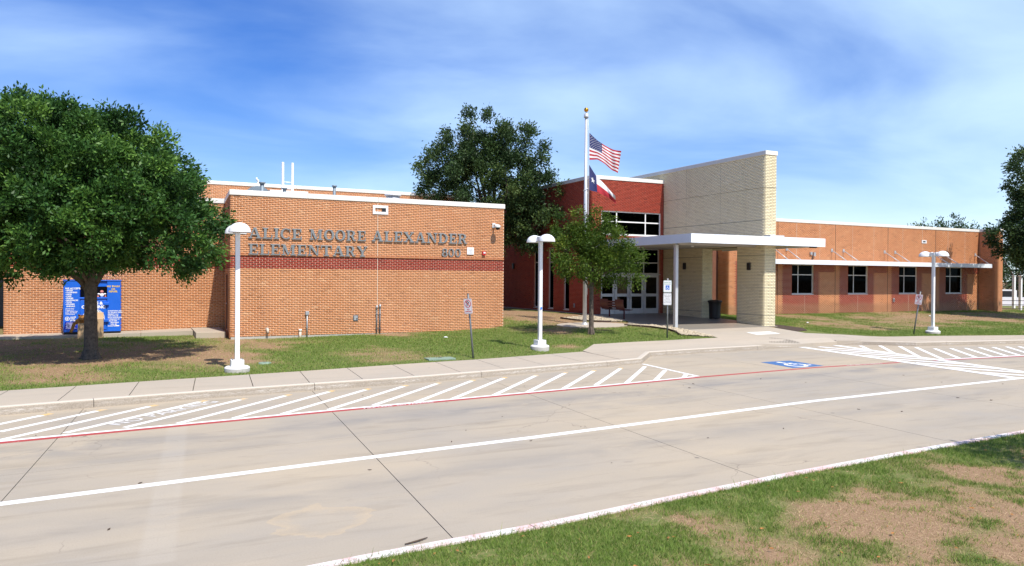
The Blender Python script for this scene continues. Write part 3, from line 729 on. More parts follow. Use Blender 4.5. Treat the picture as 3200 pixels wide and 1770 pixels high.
# round pad of the flagpole, walk by the left wall, stoop
padc = (17.65, 27.75)
drape([(padc[0] + 1.72 * math.cos(a), padc[1] + 1.05 * math.sin(a) + 0.0) for a in np.linspace(0, 2 * math.pi, 41)[:-1]], 0.5, 0.03, 'flagpole_pad', 'walk_concrete', pave)
for i in range(8):
    x0 = -12.5 + i * 1.79
    drape([(x0, 31.15), (x0 + 1.775, 31.15), (x0 + 1.775, 32.66), (x0, 32.66)], None, 0.0, 'paving_slab', 'walk_concrete', pave, zf=lambda x, y: 0.425 + 0.006 * x + 0.05 * ss(-1, 2, x), skirt=0.3)
MB().box(1.83, 2.86, 29.75, 32.66, -0.05, 0.50, bev=0.01).build('door_stoop', 'walk_concrete', pave)

# ------------------------------------------------------------------ brickwork
CO = 0.0677; BLN = 0.2032; MJ = 0.0135
BR = {}     # thing name -> list of rows (ox, oy, dx, dy, u0, u1, z0, z1, mat, tint)
def wall(thing, p0, p1, z0, z1, zone, holes=(), mortar='mortar_tan', zc=0.0, depth=0.012, reveal=0.14, phase=0.0, name='wall', MJ=MJ):
    """one face of masonry: mortar sheet with openings, reveals, and real bricks standing proud of it.
    outward is to the right of p0->p1; zone(u, z) names the brick material; openings are (u0, u1, z0, z1)"""
    P0 = Vector((p0[0], p0[1])); P1 = Vector((p1[0], p1[1])); Lw = (P1 - P0).length; D = (P1 - P0) / Lw; NRM = Vector((D.y, -D.x))
    b = mb(thing)
    us = sorted(set([0.0, Lw] + [q for h in holes for q in h[:2] if 0 < q < Lw])); zs = sorted(set([z0, z1] + [q for h in holes for q in h[2:4] if z0 < q < z1]))
    def pt(u, z, out=0.0): return (P0.x + D.x * u + NRM.x * out, P0.y + D.y * u + NRM.y * out, z)
    for i in range(len(us) - 1):
        for j in range(len(zs) - 1):
            uc, zc_ = (us[i] + us[i + 1]) / 2, (zs[j] + zs[j + 1]) / 2
            if any(h[0] < uc < h[1] and h[2] < zc_ < h[3] for h in holes): continue
            b._add([pt(us[i], zs[j]), pt(us[i + 1], zs[j]), pt(us[i + 1], zs[j + 1]), pt(us[i], zs[j + 1])], [(0, 1, 2, 3)])
    for h in holes:
        a0, a1, c0, c1 = max(0, h[0]), min(Lw, h[1]), max(z0, h[2]), min(z1, h[3])
        for (ua, za, ub, zb) in ((a0, c0, a0, c1), (a0, c1, a1, c1), (a1, c1, a1, c0), (a1, c0, a0, c0)):
            b._add([pt(ua, za, depth), pt(ub, zb, depth), pt(ub, zb, -reveal), pt(ua, za, -reveal)], [(0, 1, 2, 3)])
    o = b.build(name, mortar, thing)
    rows = BR.setdefault(thing.name, [])
    k0 = math.floor((z0 - zc) / CO)
    k = k0
    while True:
        zb = zc + k * CO + MJ / 2; zt = zb + CO - MJ
        if zb >= z1 - 0.01: break
        if zt <= z0 + 0.01: k += 1; continue
        zb_, zt_ = max(zb, z0), min(zt, z1); zm = (zb_ + zt_) / 2
        u = -(BLN / 2 if k % 2 else 0.0) - phase
        while u < Lw:
            iv = [(max(0.0, u + MJ / 2), min(Lw, u + BLN - MJ / 2))]
            for h in holes:
                if h[2] < zm < h[3]:
                    nv = []
                    for (a, c) in iv:
                        if c <= h[0] or a >= h[1]: nv.append((a, c))
                        else:
                            if a < h[0]: nv.append((a, h[0]))
                            if c > h[1]: nv.append((h[1], c))
                    iv = nv
            for (a, c) in iv:
                if c - a > 0.02:
                    rows.append((P0.x, P0.y, D.x, D.y, a, c, zb_, zt_, zone((a + c) / 2, zm), depth))
            u += BLN
        k += 1
    return o
def finish_bricks(thing, n_single=300, mats=None):
    rows = BR.get(thing.name, [])
    if not rows: return
    names = sorted(set(r[8] for r in rows)); R_ = np.array([r[:8] + (r[9],) for r in rows], float); mi = np.array([names.index(r[8]) for r in rows])
    tint = rng.beta(2.2, 2.2, len(rows)); tint[rng.random(len(rows)) < 0.11] *= 0.2
    cx = R_[:, 0] + R_[:, 2] * (R_[:, 4] + R_[:, 5]) / 2; cy = R_[:, 1] + R_[:, 3] * (R_[:, 4] + R_[:, 5]) / 2; cz = (R_[:, 6] + R_[:, 7]) / 2
    dist = np.sqrt(cx ** 2 + cy ** 2 + (cz - CAM_H) ** 2)
    nx, ny = R_[:, 3], -R_[:, 2]
    size = -(nx * cx + ny * cy) / dist / dist ** 2 * (R_[:, 5] - R_[:, 4]) / BLN
    wmax = (R_[:, 5] - R_[:, 4]).max(); hmax = (R_[:, 7] - R_[:, 6]).max(); full = (R_[:, 5] - R_[:, 4]) > wmax - 0.001
    z = cz
    # those seen largest, and not behind the lawn trees
    fwd = cx * fw.x + cy * fw.y; sx = 1600 + 2350 * (cx * rt.x + cy * rt.y) / fwd
    size[(sx < 10) | (sx > 3190)] = 0
    pick = np.argsort(-np.where(full, size, 0))[:n_single]
    single = np.zeros(len(rows), bool); single[pick] = True
    lx, ly, lz = thing.location
    # joined remainder
    Rr = R_[~single]; n = len(Rr)
    V = np.zeros((n, 8, 3), np.float32); inn = -0.004
    for vi, (uu, zz, dd) in enumerate(((4, 6, 0), (5, 6, 0), (5, 7, 0), (4, 7, 0), (4, 6, 1), (5, 6, 1), (5, 7, 1), (4, 7, 1))):
        out_ = Rr[:, 8] if dd else inn
        V[:, vi, 0] = Rr[:, 0] + Rr[:, 2] * Rr[:, uu] + Rr[:, 3] * out_ - lx
        V[:, vi, 1] = Rr[:, 1] + Rr[:, 3] * Rr[:, uu] - Rr[:, 2] * out_ - ly
        V[:, vi, 2] = Rr[:, zz] - lz
    base = (np.arange(n) * 8)[:, None, None]
    Q = (np.array([(4, 5, 6, 7), (0, 1, 5, 4), (1, 2, 6, 5), (2, 3, 7, 6), (3, 0, 4, 7)])[None] + base).reshape(-1, 4)
    me = npmesh('brickwork', V.reshape(-1, 3), quads=Q, mat=names, attr=np.repeat(tint[~single], 8))
    me.polygons.foreach_set('material_index', np.repeat(mi[~single], 5).astype(np.int32))
    o = bpy.data.objects.new('brickwork', me); link(o, thing); o['kind'] = 'stuff'
    # single bricks: shared meshes, one per material and shade
    cache = {}
    for i in pick:
        if not full[i]: continue
        tb = round(float(tint[i]) * 5) / 5; key = (int(mi[i]), tb)
        if key not in cache:
            l2 = wmax / 2; h2 = hmax / 2; d_ = rows[i][9]
            v = [(-l2, -inn, -h2), (l2, -inn, -h2), (l2, -inn, h2), (-l2, -inn, h2), (-l2, -d_, -h2), (l2, -d_, -h2), (l2, -d_, h2), (-l2, -d_, h2)]
            cache[key] = npmesh('brick', v, quads=np.array([(4, 5, 6, 7), (0, 1, 5, 4), (1, 2, 6, 5), (2, 3, 7, 6), (3, 0, 4, 7)]), mat=names[key[0]], attr=np.full(8, tb))
        q = bpy.data.objects.new('brick', cache[key]); COL.objects.link(q); q.parent = thing
        q.location = (cx[i] - lx, cy[i] - ly, cz[i] - lz); q.rotation_euler = (0, 0, math.atan2(R_[i, 3], R_[i, 2]))

def window(thing, p0, p1, u0, u1, z0, z1, mull=(), trans=(), fwid=0.055, back=0.09, mat='window_frame', name='window'):
    """framed panes set back in an opening; mull and trans are bar positions (u, z)"""
    P0 = Vector((p0[0], p0[1])); P1 = Vector((p1[0], p1[1])); D = (P1 - P0).normalized(); NRM = Vector((D.y, -D.x))
    Mx = Matrix(((D.x, NRM.x, 0, P0.x - thing.location.x), (D.y, NRM.y, 0, P0.y - thing.location.y), (0, 0, 1, -thing.location.z), (0, 0, 0, 1)))
    f = MB(); y0, y1 = -back - 0.05, -back
    f.box(u0, u1, y0, y1, z0, z0 + fwid, Mx); f.box(u0, u1, y0, y1, z1 - fwid, z1, Mx)
    f.box(u0, u0 + fwid, y0, y1, z0 + fwid, z1 - fwid, Mx); f.box(u1 - fwid, u1, y0, y1, z0 + fwid, z1 - fwid, Mx)
    us = [u0 + fwid] + [q for m_ in sorted(mull) for q in (m_ - fwid / 2, m_ + fwid / 2)] + [u1 - fwid]
    for m_ in mull: f.box(m_ - fwid / 2, m_ + fwid / 2, y0, y1, z0 + fwid, z1 - fwid, Mx)
    for i in range(0, len(us) - 1, 2):
        for t_ in trans: f.box(us[i], us[i + 1], y0, y1 - 0.002, t_ - fwid / 2, t_ + fwid / 2, Mx)
    o = f.build(name, mat, thing)
    zs = [z0 + fwid] + [q for t_ in sorted(trans) for q in (t_ - fwid / 2, t_ + fwid / 2)] + [z1 - fwid]
    for i in range(0, len(us) - 1, 2):
        for j in range(0, len(zs) - 1, 2):
            g_ = MB(); g_.box(us[i] - 0.004, us[i + 1] + 0.004, y0 + 0.02, y0 + 0.03, zs[j] - 0.004, zs[j + 1] + 0.004, Mx)
            g_.build('pane', 'glass', o)
    s_ = MB(); s_.box(u0 - 0.01, u1 + 0.01, -back - 0.03, 0.03, z0 - 0.035, z0 - 0.003, Mx); s_.build('sill', mat, o)
    return o
def coping(thing, pts, z0, z1, over=0.045, depth=0.32, mat='coping_cream', piece=3.0, name='coping'):
    """metal cap along the top of a wall, laid in lengths; outward is to the right of the run"""
    for i in range(len(pts) - 1):
        P0 = Vector(pts[i]); P1 = Vector(pts[i + 1]); L = (P1 - P0).length; D = (P1 - P0) / L
        Mx = Matrix(((D.x, D.y, 0, P0.x - thing.location.x), (D.y, -D.x, 0, P0.y - thing.location.y), (0, 0, 1, -thing.location.z), (0, 0, 0, 1)))
        n = max(1, round(L / piece))
        for k in range(n):
            a = -over if (i == 0 and k == 0) else (L * k / n if k else over * 0 - 0.0)
            e = L * (k + 1) / n + (over if k == n - 1 else 0)
            mtx = mat[i] if isinstance(mat, (list, tuple)) else mat
            q = MB(); q.box(a + 0.003, e - 0.003, -depth, over, z0, z1 - 0.012 * (k % 2) * 0.1, Mx, bev=0.012); q.build(name, mtx, thing)

# ------------------------------------------------------------------ wing with the school name
A_ = (2.925, 29.0); Bc = (13.92, 29.0); TOP = 5.72; CB = 5.53
W1 = empty('school_wing', (2.925, 29.0, 0.2), label='low orange brick wing with red band, carrying the school name in grey letters', cat='building')
def z1(u, z): return 'red_brick' if 2.86 < z < 3.355 else 'orange_brick'
wall(W1, A_, Bc, 0.36, CB, z1, zc=0.36)
wall(W1, (3.1, 32.7), A_, 0.30, CB, z1, holes=[(1.15, 2.2, 0.5, 2.68)], zc=0.36)
wall(W1, (-4.45, 32.7), (3.1, 32.7), 0.30, CB, z1, zc=0.36)
wall(W1, (-4.45, 46), (-4.45, 32.7), 0.20, CB, z1, zc=0.36)
wall(W1, Bc, (13.92, 46), 0.30, CB, z1, zc=0.36)
mb(W1).box(2.95, 13.90, 28.99, 29.3, -0.1, 0.358).build('foundation', 'plain_concrete', W1)
mb(W1).box(-4.4, 3.0, 32.72, 33.0, -0.1, 0.30).build('foundation', 'plain_concrete', W1)
mb(W1).prism([(3.12, 32.72), (3.0, 29.02), (13.9, 29.02), (13.9, 46), (-4.43, 46), (-4.43, 32.72)][::-1], 5.05, 5.2).build('roof', 'roofing', W1)
coping(W1, [(-4.45, 46), (-4.45, 32.7), (3.1, 32.7)], CB, TOP)
coping(W1, [(3.1, 32.66), A_, Bc, (13.92, 46)], CB, TOP + 0.004)
# thin added ledge whose shadow stands in for the recessed red band
for (a, c) in ((A_, Bc), ((-4.45, 32.7), (3.1, 32.7))):
    mb(W1).box(a[0], c[0], a[1] - 0.042, a[1] + 0.02, 3.345, 3.40).build('band_ledge', 'lintel_orange', W1)
# control joint
mb(W1).box(8.385, 8.405, 28.984, 29.01, 0.36, CB).build('control_joint', 'caulk', W1)
# overflow scupper: white frame round a slot
v = mb(W1); v.box(8.19, 8.81, 28.955, 29.0, 5.06, 5.16); v.box(8.19, 8.81, 28.955, 29.0, 5.31, 5.41); v.box(8.19, 8.28, 28.955, 29.0, 5.16, 5.31); v.box(8.72, 8.81, 28.955, 29.0, 5.16, 5.31)
vo_ = v.build('scupper_frame', 'white_paint', W1); mb(W1).box(8.56, 8.72, 28.975, 28.99, 5.165, 5.305).build('scupper_opening', 'black_paint', vo_)
# side door
dd = mb(W1)
Dd = Vector((A_[0] - 3.1, A_[1] - 32.7)).normalized(); Nn = Vector((Dd.y, -Dd.x))
Mx = Matrix(((Dd.x, Nn.x, 0, 3.1 - W1.location.x), (Dd.y, Nn.y, 0, 32.7 - W1.location.y), (0, 0, 1, -W1.location.z), (0, 0, 0, 1)))
q = MB(); q.box(1.20, 2.15, -0.10, -0.05, 0.51, 2.63, Mx); do = q.build('door', 'door_brown', W1)
q = MB(); q.box(1.15, 1.20, -0.12, 0.02, 0.5, 2.68, Mx); q.box(2.15, 2.20, -0.12, 0.02, 0.5, 2.68, Mx); q.box(1.2, 2.15, -0.12, 0.02, 2.63, 2.68, Mx); q.build('door_frame', 'door_brown', do)
q = MB(); q.box(1.25, 1.40, -0.05, 0.03, 1.48, 1.53, Mx); q.build('door_handle', 'aluminium', do)
q = MB(); q.box(2.24, 2.28, 0.012, 0.05, 0.9, 1.8, Mx); q.build('conduit', 'door_brown', W1)
finish_bricks(W1)

# pipes, boxes and fittings fixed to that wall
def rootbox(name, x, y, z, label, cat): return empty(name, (x, y, z), label=label, cat=cat)
t_ = rootbox('conduit_riser', 5.665, 28.95, 0.3, 'grey conduit with square box on top, on the wall under ELEMENTARY', 'conduit')
q = mb(t_); q.tube([(5.665, 28.95, 0.28), (5.665, 28.95, 1.15)], 0.028, 8); q.build('pipe', 'conduit_grey', t_)
q = mb(t_); q.box(5.60, 5.73, 28.90, 28.985, 1.13, 1.27, bev=0.006); q.build('junction_box', 'conduit_grey', t_)
q = mb(t_); q.box(5.625, 5.705, 28.93, 28.985, 0.66, 0.69); q.build('strap', 'conduit_grey', t_)
t_ = rootbox('drain_elbow', 4.224, 28.95, 0.4, 'short tan pipe elbow low on the wall beside the nearest lamp', 'pipe')
q = mb(t_); q.tube([(4.224, 29.0, 0.62), (4.224, 28.92, 0.62), (4.224, 28.88, 0.58), (4.224, 28.88, 0.48)], 0.045, 8); q.build('pipe', 'caulk', t_)
q = mb(t_); q.tube([(4.224, 28.99, 0.62), (4.224, 28.965, 0.62)], 0.065, 10); q.build('flange', 'conduit_grey', t_)
t_ = rootbox('standpipe', 5.411, 28.95, 0.3, 'pale standpipe stub rising from the grass next to the grey conduit', 'pipe')
q = mb(t_); q.tube([(5.40, 28.93, 0.2), (5.411, 28.94, 0.52)], 0.05, 10); q.build('pipe', 'caulk', t_)
q = mb(t_); q.tube([(5.411, 28.94, 0.52), (5.411, 28.94, 0.60)], 0.062, 10); q.build('cap', 'coping_cream', t_)
t_ = rootbox('hose_box', 7.53, 28.97, 0.9, 'small grey recessed hose bib box low on the orange wall', 'box')
q = mb(t_); q.box(7.435, 7.627, 28.955, 28.985, 0.87, 1.09, bev=0.004); q.build('plate', 'galvanised', t_)
q = mb(t_); q.box(7.46, 7.60, 28.94, 28.954, 0.895, 1.06); q.build('lid', 'conduit_grey', t_)
q = mb(t_); q.tube([(7.57, 28.95, 0.96), (7.57, 28.91, 0.96)], 0.022, 8); q.build('spigot', 'dark_metal', t_)
for (x, zt, lb) in ((8.37, 1.46, 'left of two slim grey downpipes at the wall joint'), (8.50, 1.50, 'right of two slim grey downpipes at the wall joint')):
    t_ = rootbox('downpipe', x, 28.95, 0.3, lb, 'pipe')
    q = mb(t_); q.tube([(x - 0.01, 28.94, 0.25), (x, 28.95, zt - 0.14)], 0.026, 8); q.build('pipe', 'galvanised', t_)
    q = mb(t_); q.tube([(x, 28.95, zt - 0.14), (x, 28.95, zt)], 0.042, 8); q.build('cleanout', 'conduit_grey', t_)
    for zz in (0.55, 1.1):
        q = mb(t_); q.box(x - 0.045, x + 0.045, 28.915, 28.985, zz, zz + 0.025); q.build('strap', 'galvanised', t_)
t_ = rootbox('security_camera', 13.45, 28.9, 4.6, 'white dome security camera on the wall near the roof corner', 'camera')
q = mb(t_); q.box(13.36, 13.50, 28.93, 28.985, 4.70, 4.90, bev=0.01); q.build('wall_plate', 'white_paint', t_)
q = mb(t_); q.tube([(13.43, 28.95, 4.84), (13.46, 28.70, 4.80)], 0.032, 8); q.build('arm', 'white_paint', t_)
q = mb(t_); q.lathe([(0.02, 0.08), (0.09, 0.07), (0.12, 0.02), (0.125, -0.05), (0.11, -0.055)], 16, Matrix.Translation((13.47, 28.66, 4.74))); q.build('housing', 'white_paint', t_)
q = mb(t_); q.lathe([(0.105, -0.055), (0.085, -0.11), (0.04, -0.14), (0.001, -0.15)], 16, Matrix.Translation((13.47, 28.66, 4.74))); q.build('lens_dome', 'black_paint', t_)
t_ = rootbox('wall_notice', 12.365, 28.97, 3.5, 'small white framed notice on the wall right of the number 800', 'sign')
q = mb(t_); q.box(12.214, 12.516, 28.95, 28.986, 3.546, 3.842, bev=0.004); q.build('board', 'sign_white', t_)
for i, (a, c) in enumerate(((12.26, 12.47), (12.29, 12.44), (12.27, 12.46), (12.30, 12.43))):
    q = mb(t_); q.box(a, c, 28.945, 28.949, 3.60 + i * 0.055, 3.615 + i * 0.055); q.build('print_line', 'conduit_grey', t_)
t_ = rootbox('alarm_box', 12.97, 28.95, 3.5, 'small red fire alarm horn box on the orange wall', 'alarm')
q = mb(t_); q.box(12.90, 13.05, 28.90, 28.985, 3.53, 3.68, bev=0.008); q.build('housing', 'ink_red', t_)
q = mb(t_); q.box(12.93, 13.02, 28.875, 28.899, 3.60, 3.66, bev=0.004); q.build('strobe', 'sign_white', t_)

# ------------------------------------------------------------------ raised letters
TH, TN, SF = 0.21, 0.10, 0.095
def Rr(x0, y0, x1, y1): return [(x0, y0), (x1, y0), (x1, y1), (x0, y1)]
def arc(cx_, cy_, ro, roy, ri, riy, a0, a1, n=14):
    o = []
    for i in range(n):
        s0 = math.radians(a0 + (a1 - a0) * i / n); s1 = math.radians(a0 + (a1 - a0) * (i + 1) / n)
        o.append([(cx_ + ri * math.cos(s0), cy_ + riy * math.sin(s0)), (cx_ + ro * math.cos(s0), cy_ + roy * math.sin(s0)), (cx_ + ro * math.cos(s1), cy_ + roy * math.sin(s1)), (cx_ + ri * math.cos(s1), cy_ + riy * math.sin(s1))])
    return o
stem = [Rr(.12, SF, .12 + TH, 1 - SF)]
GL = {
 'A': (1.06, [[(.10, SF), (.20, SF), (.53, 1), (.42, 1)], [(.42, 1), (.53, 1.0), (.62, 1), (.96, SF), (.73, SF)], Rr(.27, .28, .74, .37), Rr(-.02, 0, .32, SF), Rr(.60, 0, 1.08, SF)]),
 'L': (.84, stem + [Rr(0, 1 - SF, .46, 1), Rr(0, 0, .82, SF), [(.73, SF), (.82, SF), (.82, .38), (.74, .38)]]),
 'I': (.46, stem + [Rr(0, 1 - SF, .46, 1), Rr(0, 0, .46, SF)]),
 'C': (.90, arc(.48, .5, .48, .51, .27, .42, 50, 318, 20) + [Rr(.78, .64, .86, .99)]),
 'E': (.86, stem + [Rr(0, 1 - SF, .80, 1), [(.71, .68), (.80, .68), (.80, 1 - SF), (.70, 1 - SF)], Rr(.33, .455, .52, .545), Rr(.52, .36, .60, .64), Rr(0, 0, .84, SF), [(.74, SF), (.84, SF), (.84, .33), (.76, .33)]]),
 'M': (1.30, [Rr(.14, SF, .24, 1 - SF), Rr(.93, SF, 1.14, 1 - SF), [(.10, 1), (.34, 1), (.68, .12), (.60, .02), (.54, .02)], [(.60, .02), (.70, .14), (.98, 1), (.90, 1)], Rr(-.02, 1 - SF, .20, 1), Rr(0, 0, .38, SF), Rr(.80, 0, 1.28, SF), Rr(.94, 1 - SF, 1.28, 1)]),
 'O': (1.0, arc(.5, .5, .5, .515, .27, .42, 0, 360, 26)),
 'R': (1.02, stem + [Rr(0, 1 - SF, .5, 1), Rr(0, 0, .46, SF), Rr(.30, .45, .5, .53)] + arc(.48, .725, .38, .275, .17, .19, -90, 90, 12) + [[(.44, .47), (.62, .50), (.80, .26), (.80, .10), (.66, .04), (.60, .22)], Rr(.70, 0, .95, .10), [(.92, .05), (1.0, .12), (1.0, .2), (.95, .2)]]),
 'X': (1.06, [[(.10, 1 - SF), (.34, 1 - SF), (.96, SF), (.70, SF)], [(.78, 1 - SF), (.90, 1 - SF), (.28, SF), (.15, SF)], Rr(0, 1 - SF, .44, 1), Rr(.66, 1 - SF, 1.02, 1), Rr(0, 0, .38, SF), Rr(.60, 0, 1.06, SF)]),
 'N': (1.10, [Rr(.14, SF, .24, 1 - SF), Rr(.86, SF, .96, 1 - SF), [(.10, 1), (.36, 1), (.96, .02), (.80, .02)], Rr(-.02, 1 - SF, .18, 1), Rr(0, 0, .38, SF), Rr(.72, 1 - SF, 1.10, 1)]),
 'D': (.98, stem + [Rr(0, 1 - SF, .42, 1), Rr(0, 0, .42, SF)] + arc(.40, .5, .56, .5, .34, .41, -90, 90, 16)),
 'T': (1.02, [Rr(.40, SF, .62, 1 - SF), Rr(0, 1 - SF, 1.02, 1), [(0, .64), (.08, .64), (.10, 1 - SF), (0, 1 - SF)], [(.94, .64), (1.02, .64), (1.02, 1 - SF), (.92, 1 - SF)], Rr(.26, 0, .76, SF)]),
 'Y': (1.02, [Rr(.42, SF, .63, .44), [(.08, 1 - SF), (.32, 1 - SF), (.63, .44), (.42, .44)], [(.80, 1 - SF), (.91, 1 - SF), (.63, .44), (.53, .44)], Rr(0, 1 - SF, .42, 1), Rr(.68, 1 - SF, 1.02, 1), Rr(.28, 0, .78, SF)]),
 '8': (.86, arc(.42, .735, .36, .275, .17, .19, 0, 360, 20) + arc(.42, .27, .42, .285, .21, .20, 0, 360, 20)),
 '0': (.90, arc(.42, .5, .42, .515, .21, .43, 0, 360, 24)),
}
def lettering(thing, word, x0, x1, zb, h, y=28.985, dep=0.035):
    tot = sum(GL[c][0] for c in word) + 0.10 * (len(word) - 1); k = (x1 - x0) / (tot * h); x = x0
    for c in word:
        adv, polys = GL[c]
        q = mb(thing)
        for i, p in enumerate(polys):
            # stand-off letter: front face towards -Y, each stroke a hair deeper than the last
            f_ = y - 0.012 - dep - 0.0007 * (i % 9)
            Mx = Matrix(((h * k, 0, 0, x), (0, 0, -1, y), (0, h, 0, zb), (0, 0, 0, 1)))
            q.prism(p, 0.010, y - f_, Mx)
        q.build('letter', 'sign_letter_grey', thing)
        x += (adv + 0.10) * h * k
NM = empty('school_name_lettering', (3.545, 28.98, 3.36), label='raised grey slab-serif letters reading ALICE MOORE ALEXANDER ELEMENTARY', cat='lettering')
lettering(NM, 'ALICE', 3.545, 5.46, 3.975, 0.40); lettering(NM, 'MOORE', 5.74, 7.915, 3.98, 0.405); lettering(NM, 'ALEXANDER', 8.165, 12.225, 3.985, 0.415)
lettering(NM, 'ELEMENTARY', 3.541, 7.98, 3.375, 0.405)
NB = empty('street_number', (11.083, 28.98, 3.43), label='raised grey numerals reading 800, below ALEXANDER', cat='number')
lettering(NB, '800', 11.09, 11.94, 3.44, 0.335)

# ------------------------------------------------------------------ taller block behind, roof gear
W2 = empty('gymnasium_block', (3.0, 40.0, 0.3), label='taller orange brick block rising behind the lettered wing roof', cat='building')
zo = lambda u, z: 'orange_brick'
wall(W2, (-2.5, 40), (17.0, 40), 5.0, 7.12, zo); wall(W2, (-2.5, 52), (-2.5, 40), 5.0, 7.12, zo); wall(W2, (17.0, 40), (17.0, 52), 5.0, 7.12, zo)
mb(W2).box(-2.3, 16.8, 40.2, 52, 0.3, 6.9).build('core', 'roofing', W2)
coping(W2, [(-2.5, 52), (-2.5, 40), (17.0, 40), (17.0, 52)], 7.12, 7.29)
finish_bricks(W2)
t_ = empty('roof_ladder', (5.2, 31.6, 5.2), label='white ladder top sticking up above the lettered wing roof', cat='ladder')
for x in (5.18, 5.56):
    q = mb(t_); q.box(x - 0.045, x + 0.045, 31.53, 31.64, 5.2, 7.22, bev=0.008); q.build('rail', 'white_paint', t_)
for zz in (5.55, 5.85, 6.15, 6.42):
    q = mb(t_); q.tube([(5.2, 31.585, zz), (5.54, 31.585, zz)], 0.02, 6); q.build('rung', 'white_paint', t_)
def vent_pipe(x, y, zt, lb, r=0.055):
    t_ = empty('vent_pipe', (x, y, 5.2), label=lb, cat='vent pipe', group='roof vent pipes')
    q = mb(t_); q.tube([(x, y, 5.2), (x, y, zt - 0.06)], r, 12); q.build('pipe', 'vent_blue_grey', t_)
    q = mb(t_); q.lathe([(r * 0.6, 0), (r * 1.75, -0.005), (r * 1.75, -0.055), (r * 1.25, -0.06), (r * 1.2, -0.10)], 14, Matrix.Translation((x, y, zt))); q.build('cap', 'vent_blue_grey', t_)
vent_pipe(4.24, 30.6, 6.25, 'capped grey vent pipe in front of the half-round hood', 0.075)
vent_pipe(5.08, 30.55, 6.07, 'short capped vent pipe in front of the ladder foot', 0.06)
vent_pipe(7.05, 30.6, 6.29, 'lone capped grey vent pipe right of the ladder', 0.06)
t_ = empty('roof_hood', (4.06, 31.2, 5.2), label='half-round blue grey exhaust hood on the lettered wing roof', cat='roof vent')
pr = [(0.50 * math.cos(a), 0.42 * math.sin(a)) for a in np.linspace(0, math.pi, 17)]
Mx = Matrix(((1, 0, 0, 4.16 - 4.06), (0, 0, 1, 0), (0, 1, 0, 5.72 - 5.2), (0, 0, 0, 1)))
q = MB(); q.prism(pr, -0.15, 0.4, Mx); q.build('hood', 'vent_blue_grey', t_)
q = MB(); q.box(-0.42, 0.62, -0.12, 0.37, 0.0, 0.52); q.build('curb', 'vent_blue_grey', t_)
t_ = empty('thin_roof_stack', (4.28, 32.0, 5.2), label='thin white pipe stub behind the half-round hood', cat='pipe')
q = mb(t_); q.tube([(4.28, 32, 5.2), (4.28, 32, 6.50)], 0.035, 8); q.build('pipe', 'white_paint', t_)
q = mb(t_); q.tube([(4.28, 32, 6.42), (4.22, 32, 6.52), (4.22, 32, 6.58)], 0.035, 8); q.build('elbow', 'white_paint', t_)
t_ = empty('roof_hatch', (5.3, 31.0, 5.2), label='low white roof hatch with flat lid beside the ladder', cat='roof hatch')
q = mb(t_); q.box(4.65, 5.95, 30.85, 31.45, 5.2, 5.90); q.build('curb', 'conduit_grey', t_)
q = mb(t_); q.box(4.56, 6.04, 30.78, 31.52, 5.90, 5.99, bev=0.01); q.build('lid', 'white_paint', t_)
t_ = empty('mushroom_vent', (9.6, 30.9, 5.2), label='squat white mushroom exhaust vent on the roof near the school name', cat='roof vent')
q = mb(t_); q.lathe([(0.0, 6.17 - 5.2), (0.2, 6.165 - 5.2), (0.33, 6.10 - 5.2), (0.36, 6.03 - 5.2), (0.30, 6.02 - 5.2)], 20, Matrix.Translation((9.6, 30.9, 5.2))); q.build('cap', 'white_paint', t_)
q = mb(t_); q.tube([(9.6, 30.9, 5.2), (9.6, 30.9, 6.02)], 0.29, 20); q.build('drum', 'aluminium', t_)

# ------------------------------------------------------------------ entrance hall
HX, HY, HT, HC = 20.746, 32.79, 7.89, 7.70
W3 = empty('entrance_hall', (HX, HY, 0.5), label='tall dark red brick entrance hall with glass doors behind the flagpole', cat='building')
zr = lambda u, z: 'red_brick'
XR = 25.3
fu = lambda x: x - HX
wall(W3, (HX, HY), (XR, HY), 0.5, HC, zr, holes=[(fu(21.32), fu(25.10), 0.5, 4.19), (fu(21.32), fu(25.12), 4.86, 6.11)], mortar='mortar_red', reveal=0.2)
yb = 44.0
lu = lambda y: yb - y
wl_ = [(38.45, 39.07), (36.71, 37.31), (34.99, 35.59)]
wall(W3, (HX, yb), (HX, HY), 0.75, HC, zr, holes=[(lu(b_), lu(a), 0.87, 4.31) for a, b_ in wl_], mortar='mortar_red')
mb(W3).box(HX - 0.06, HX + 0.1, HY + 0.01, yb, 0.2, 0.748).build('foundation', 'plain_concrete', W3)
mb(W3).box(HX + 0.02, HX + 0.1, HY, HY + 0.03, 0.2, 0.5).build('foundation', 'plain_concrete', W3)
for k_, (a, b_) in enumerate(wl_):
    window(W3, (HX, yb), (HX, HY), lu(b_) + 0.004, lu(a) - 0.004, 0.875, 4.305, trans=(3.49,), back=0.06)
window(W3, (HX, HY), (XR, HY), fu(21.325), fu(25.115), 4.865, 6.105, mull=(fu(22.30), fu(24.14)), trans=(5.56,), back=0.05, fwid=0.06, mat='white_paint')
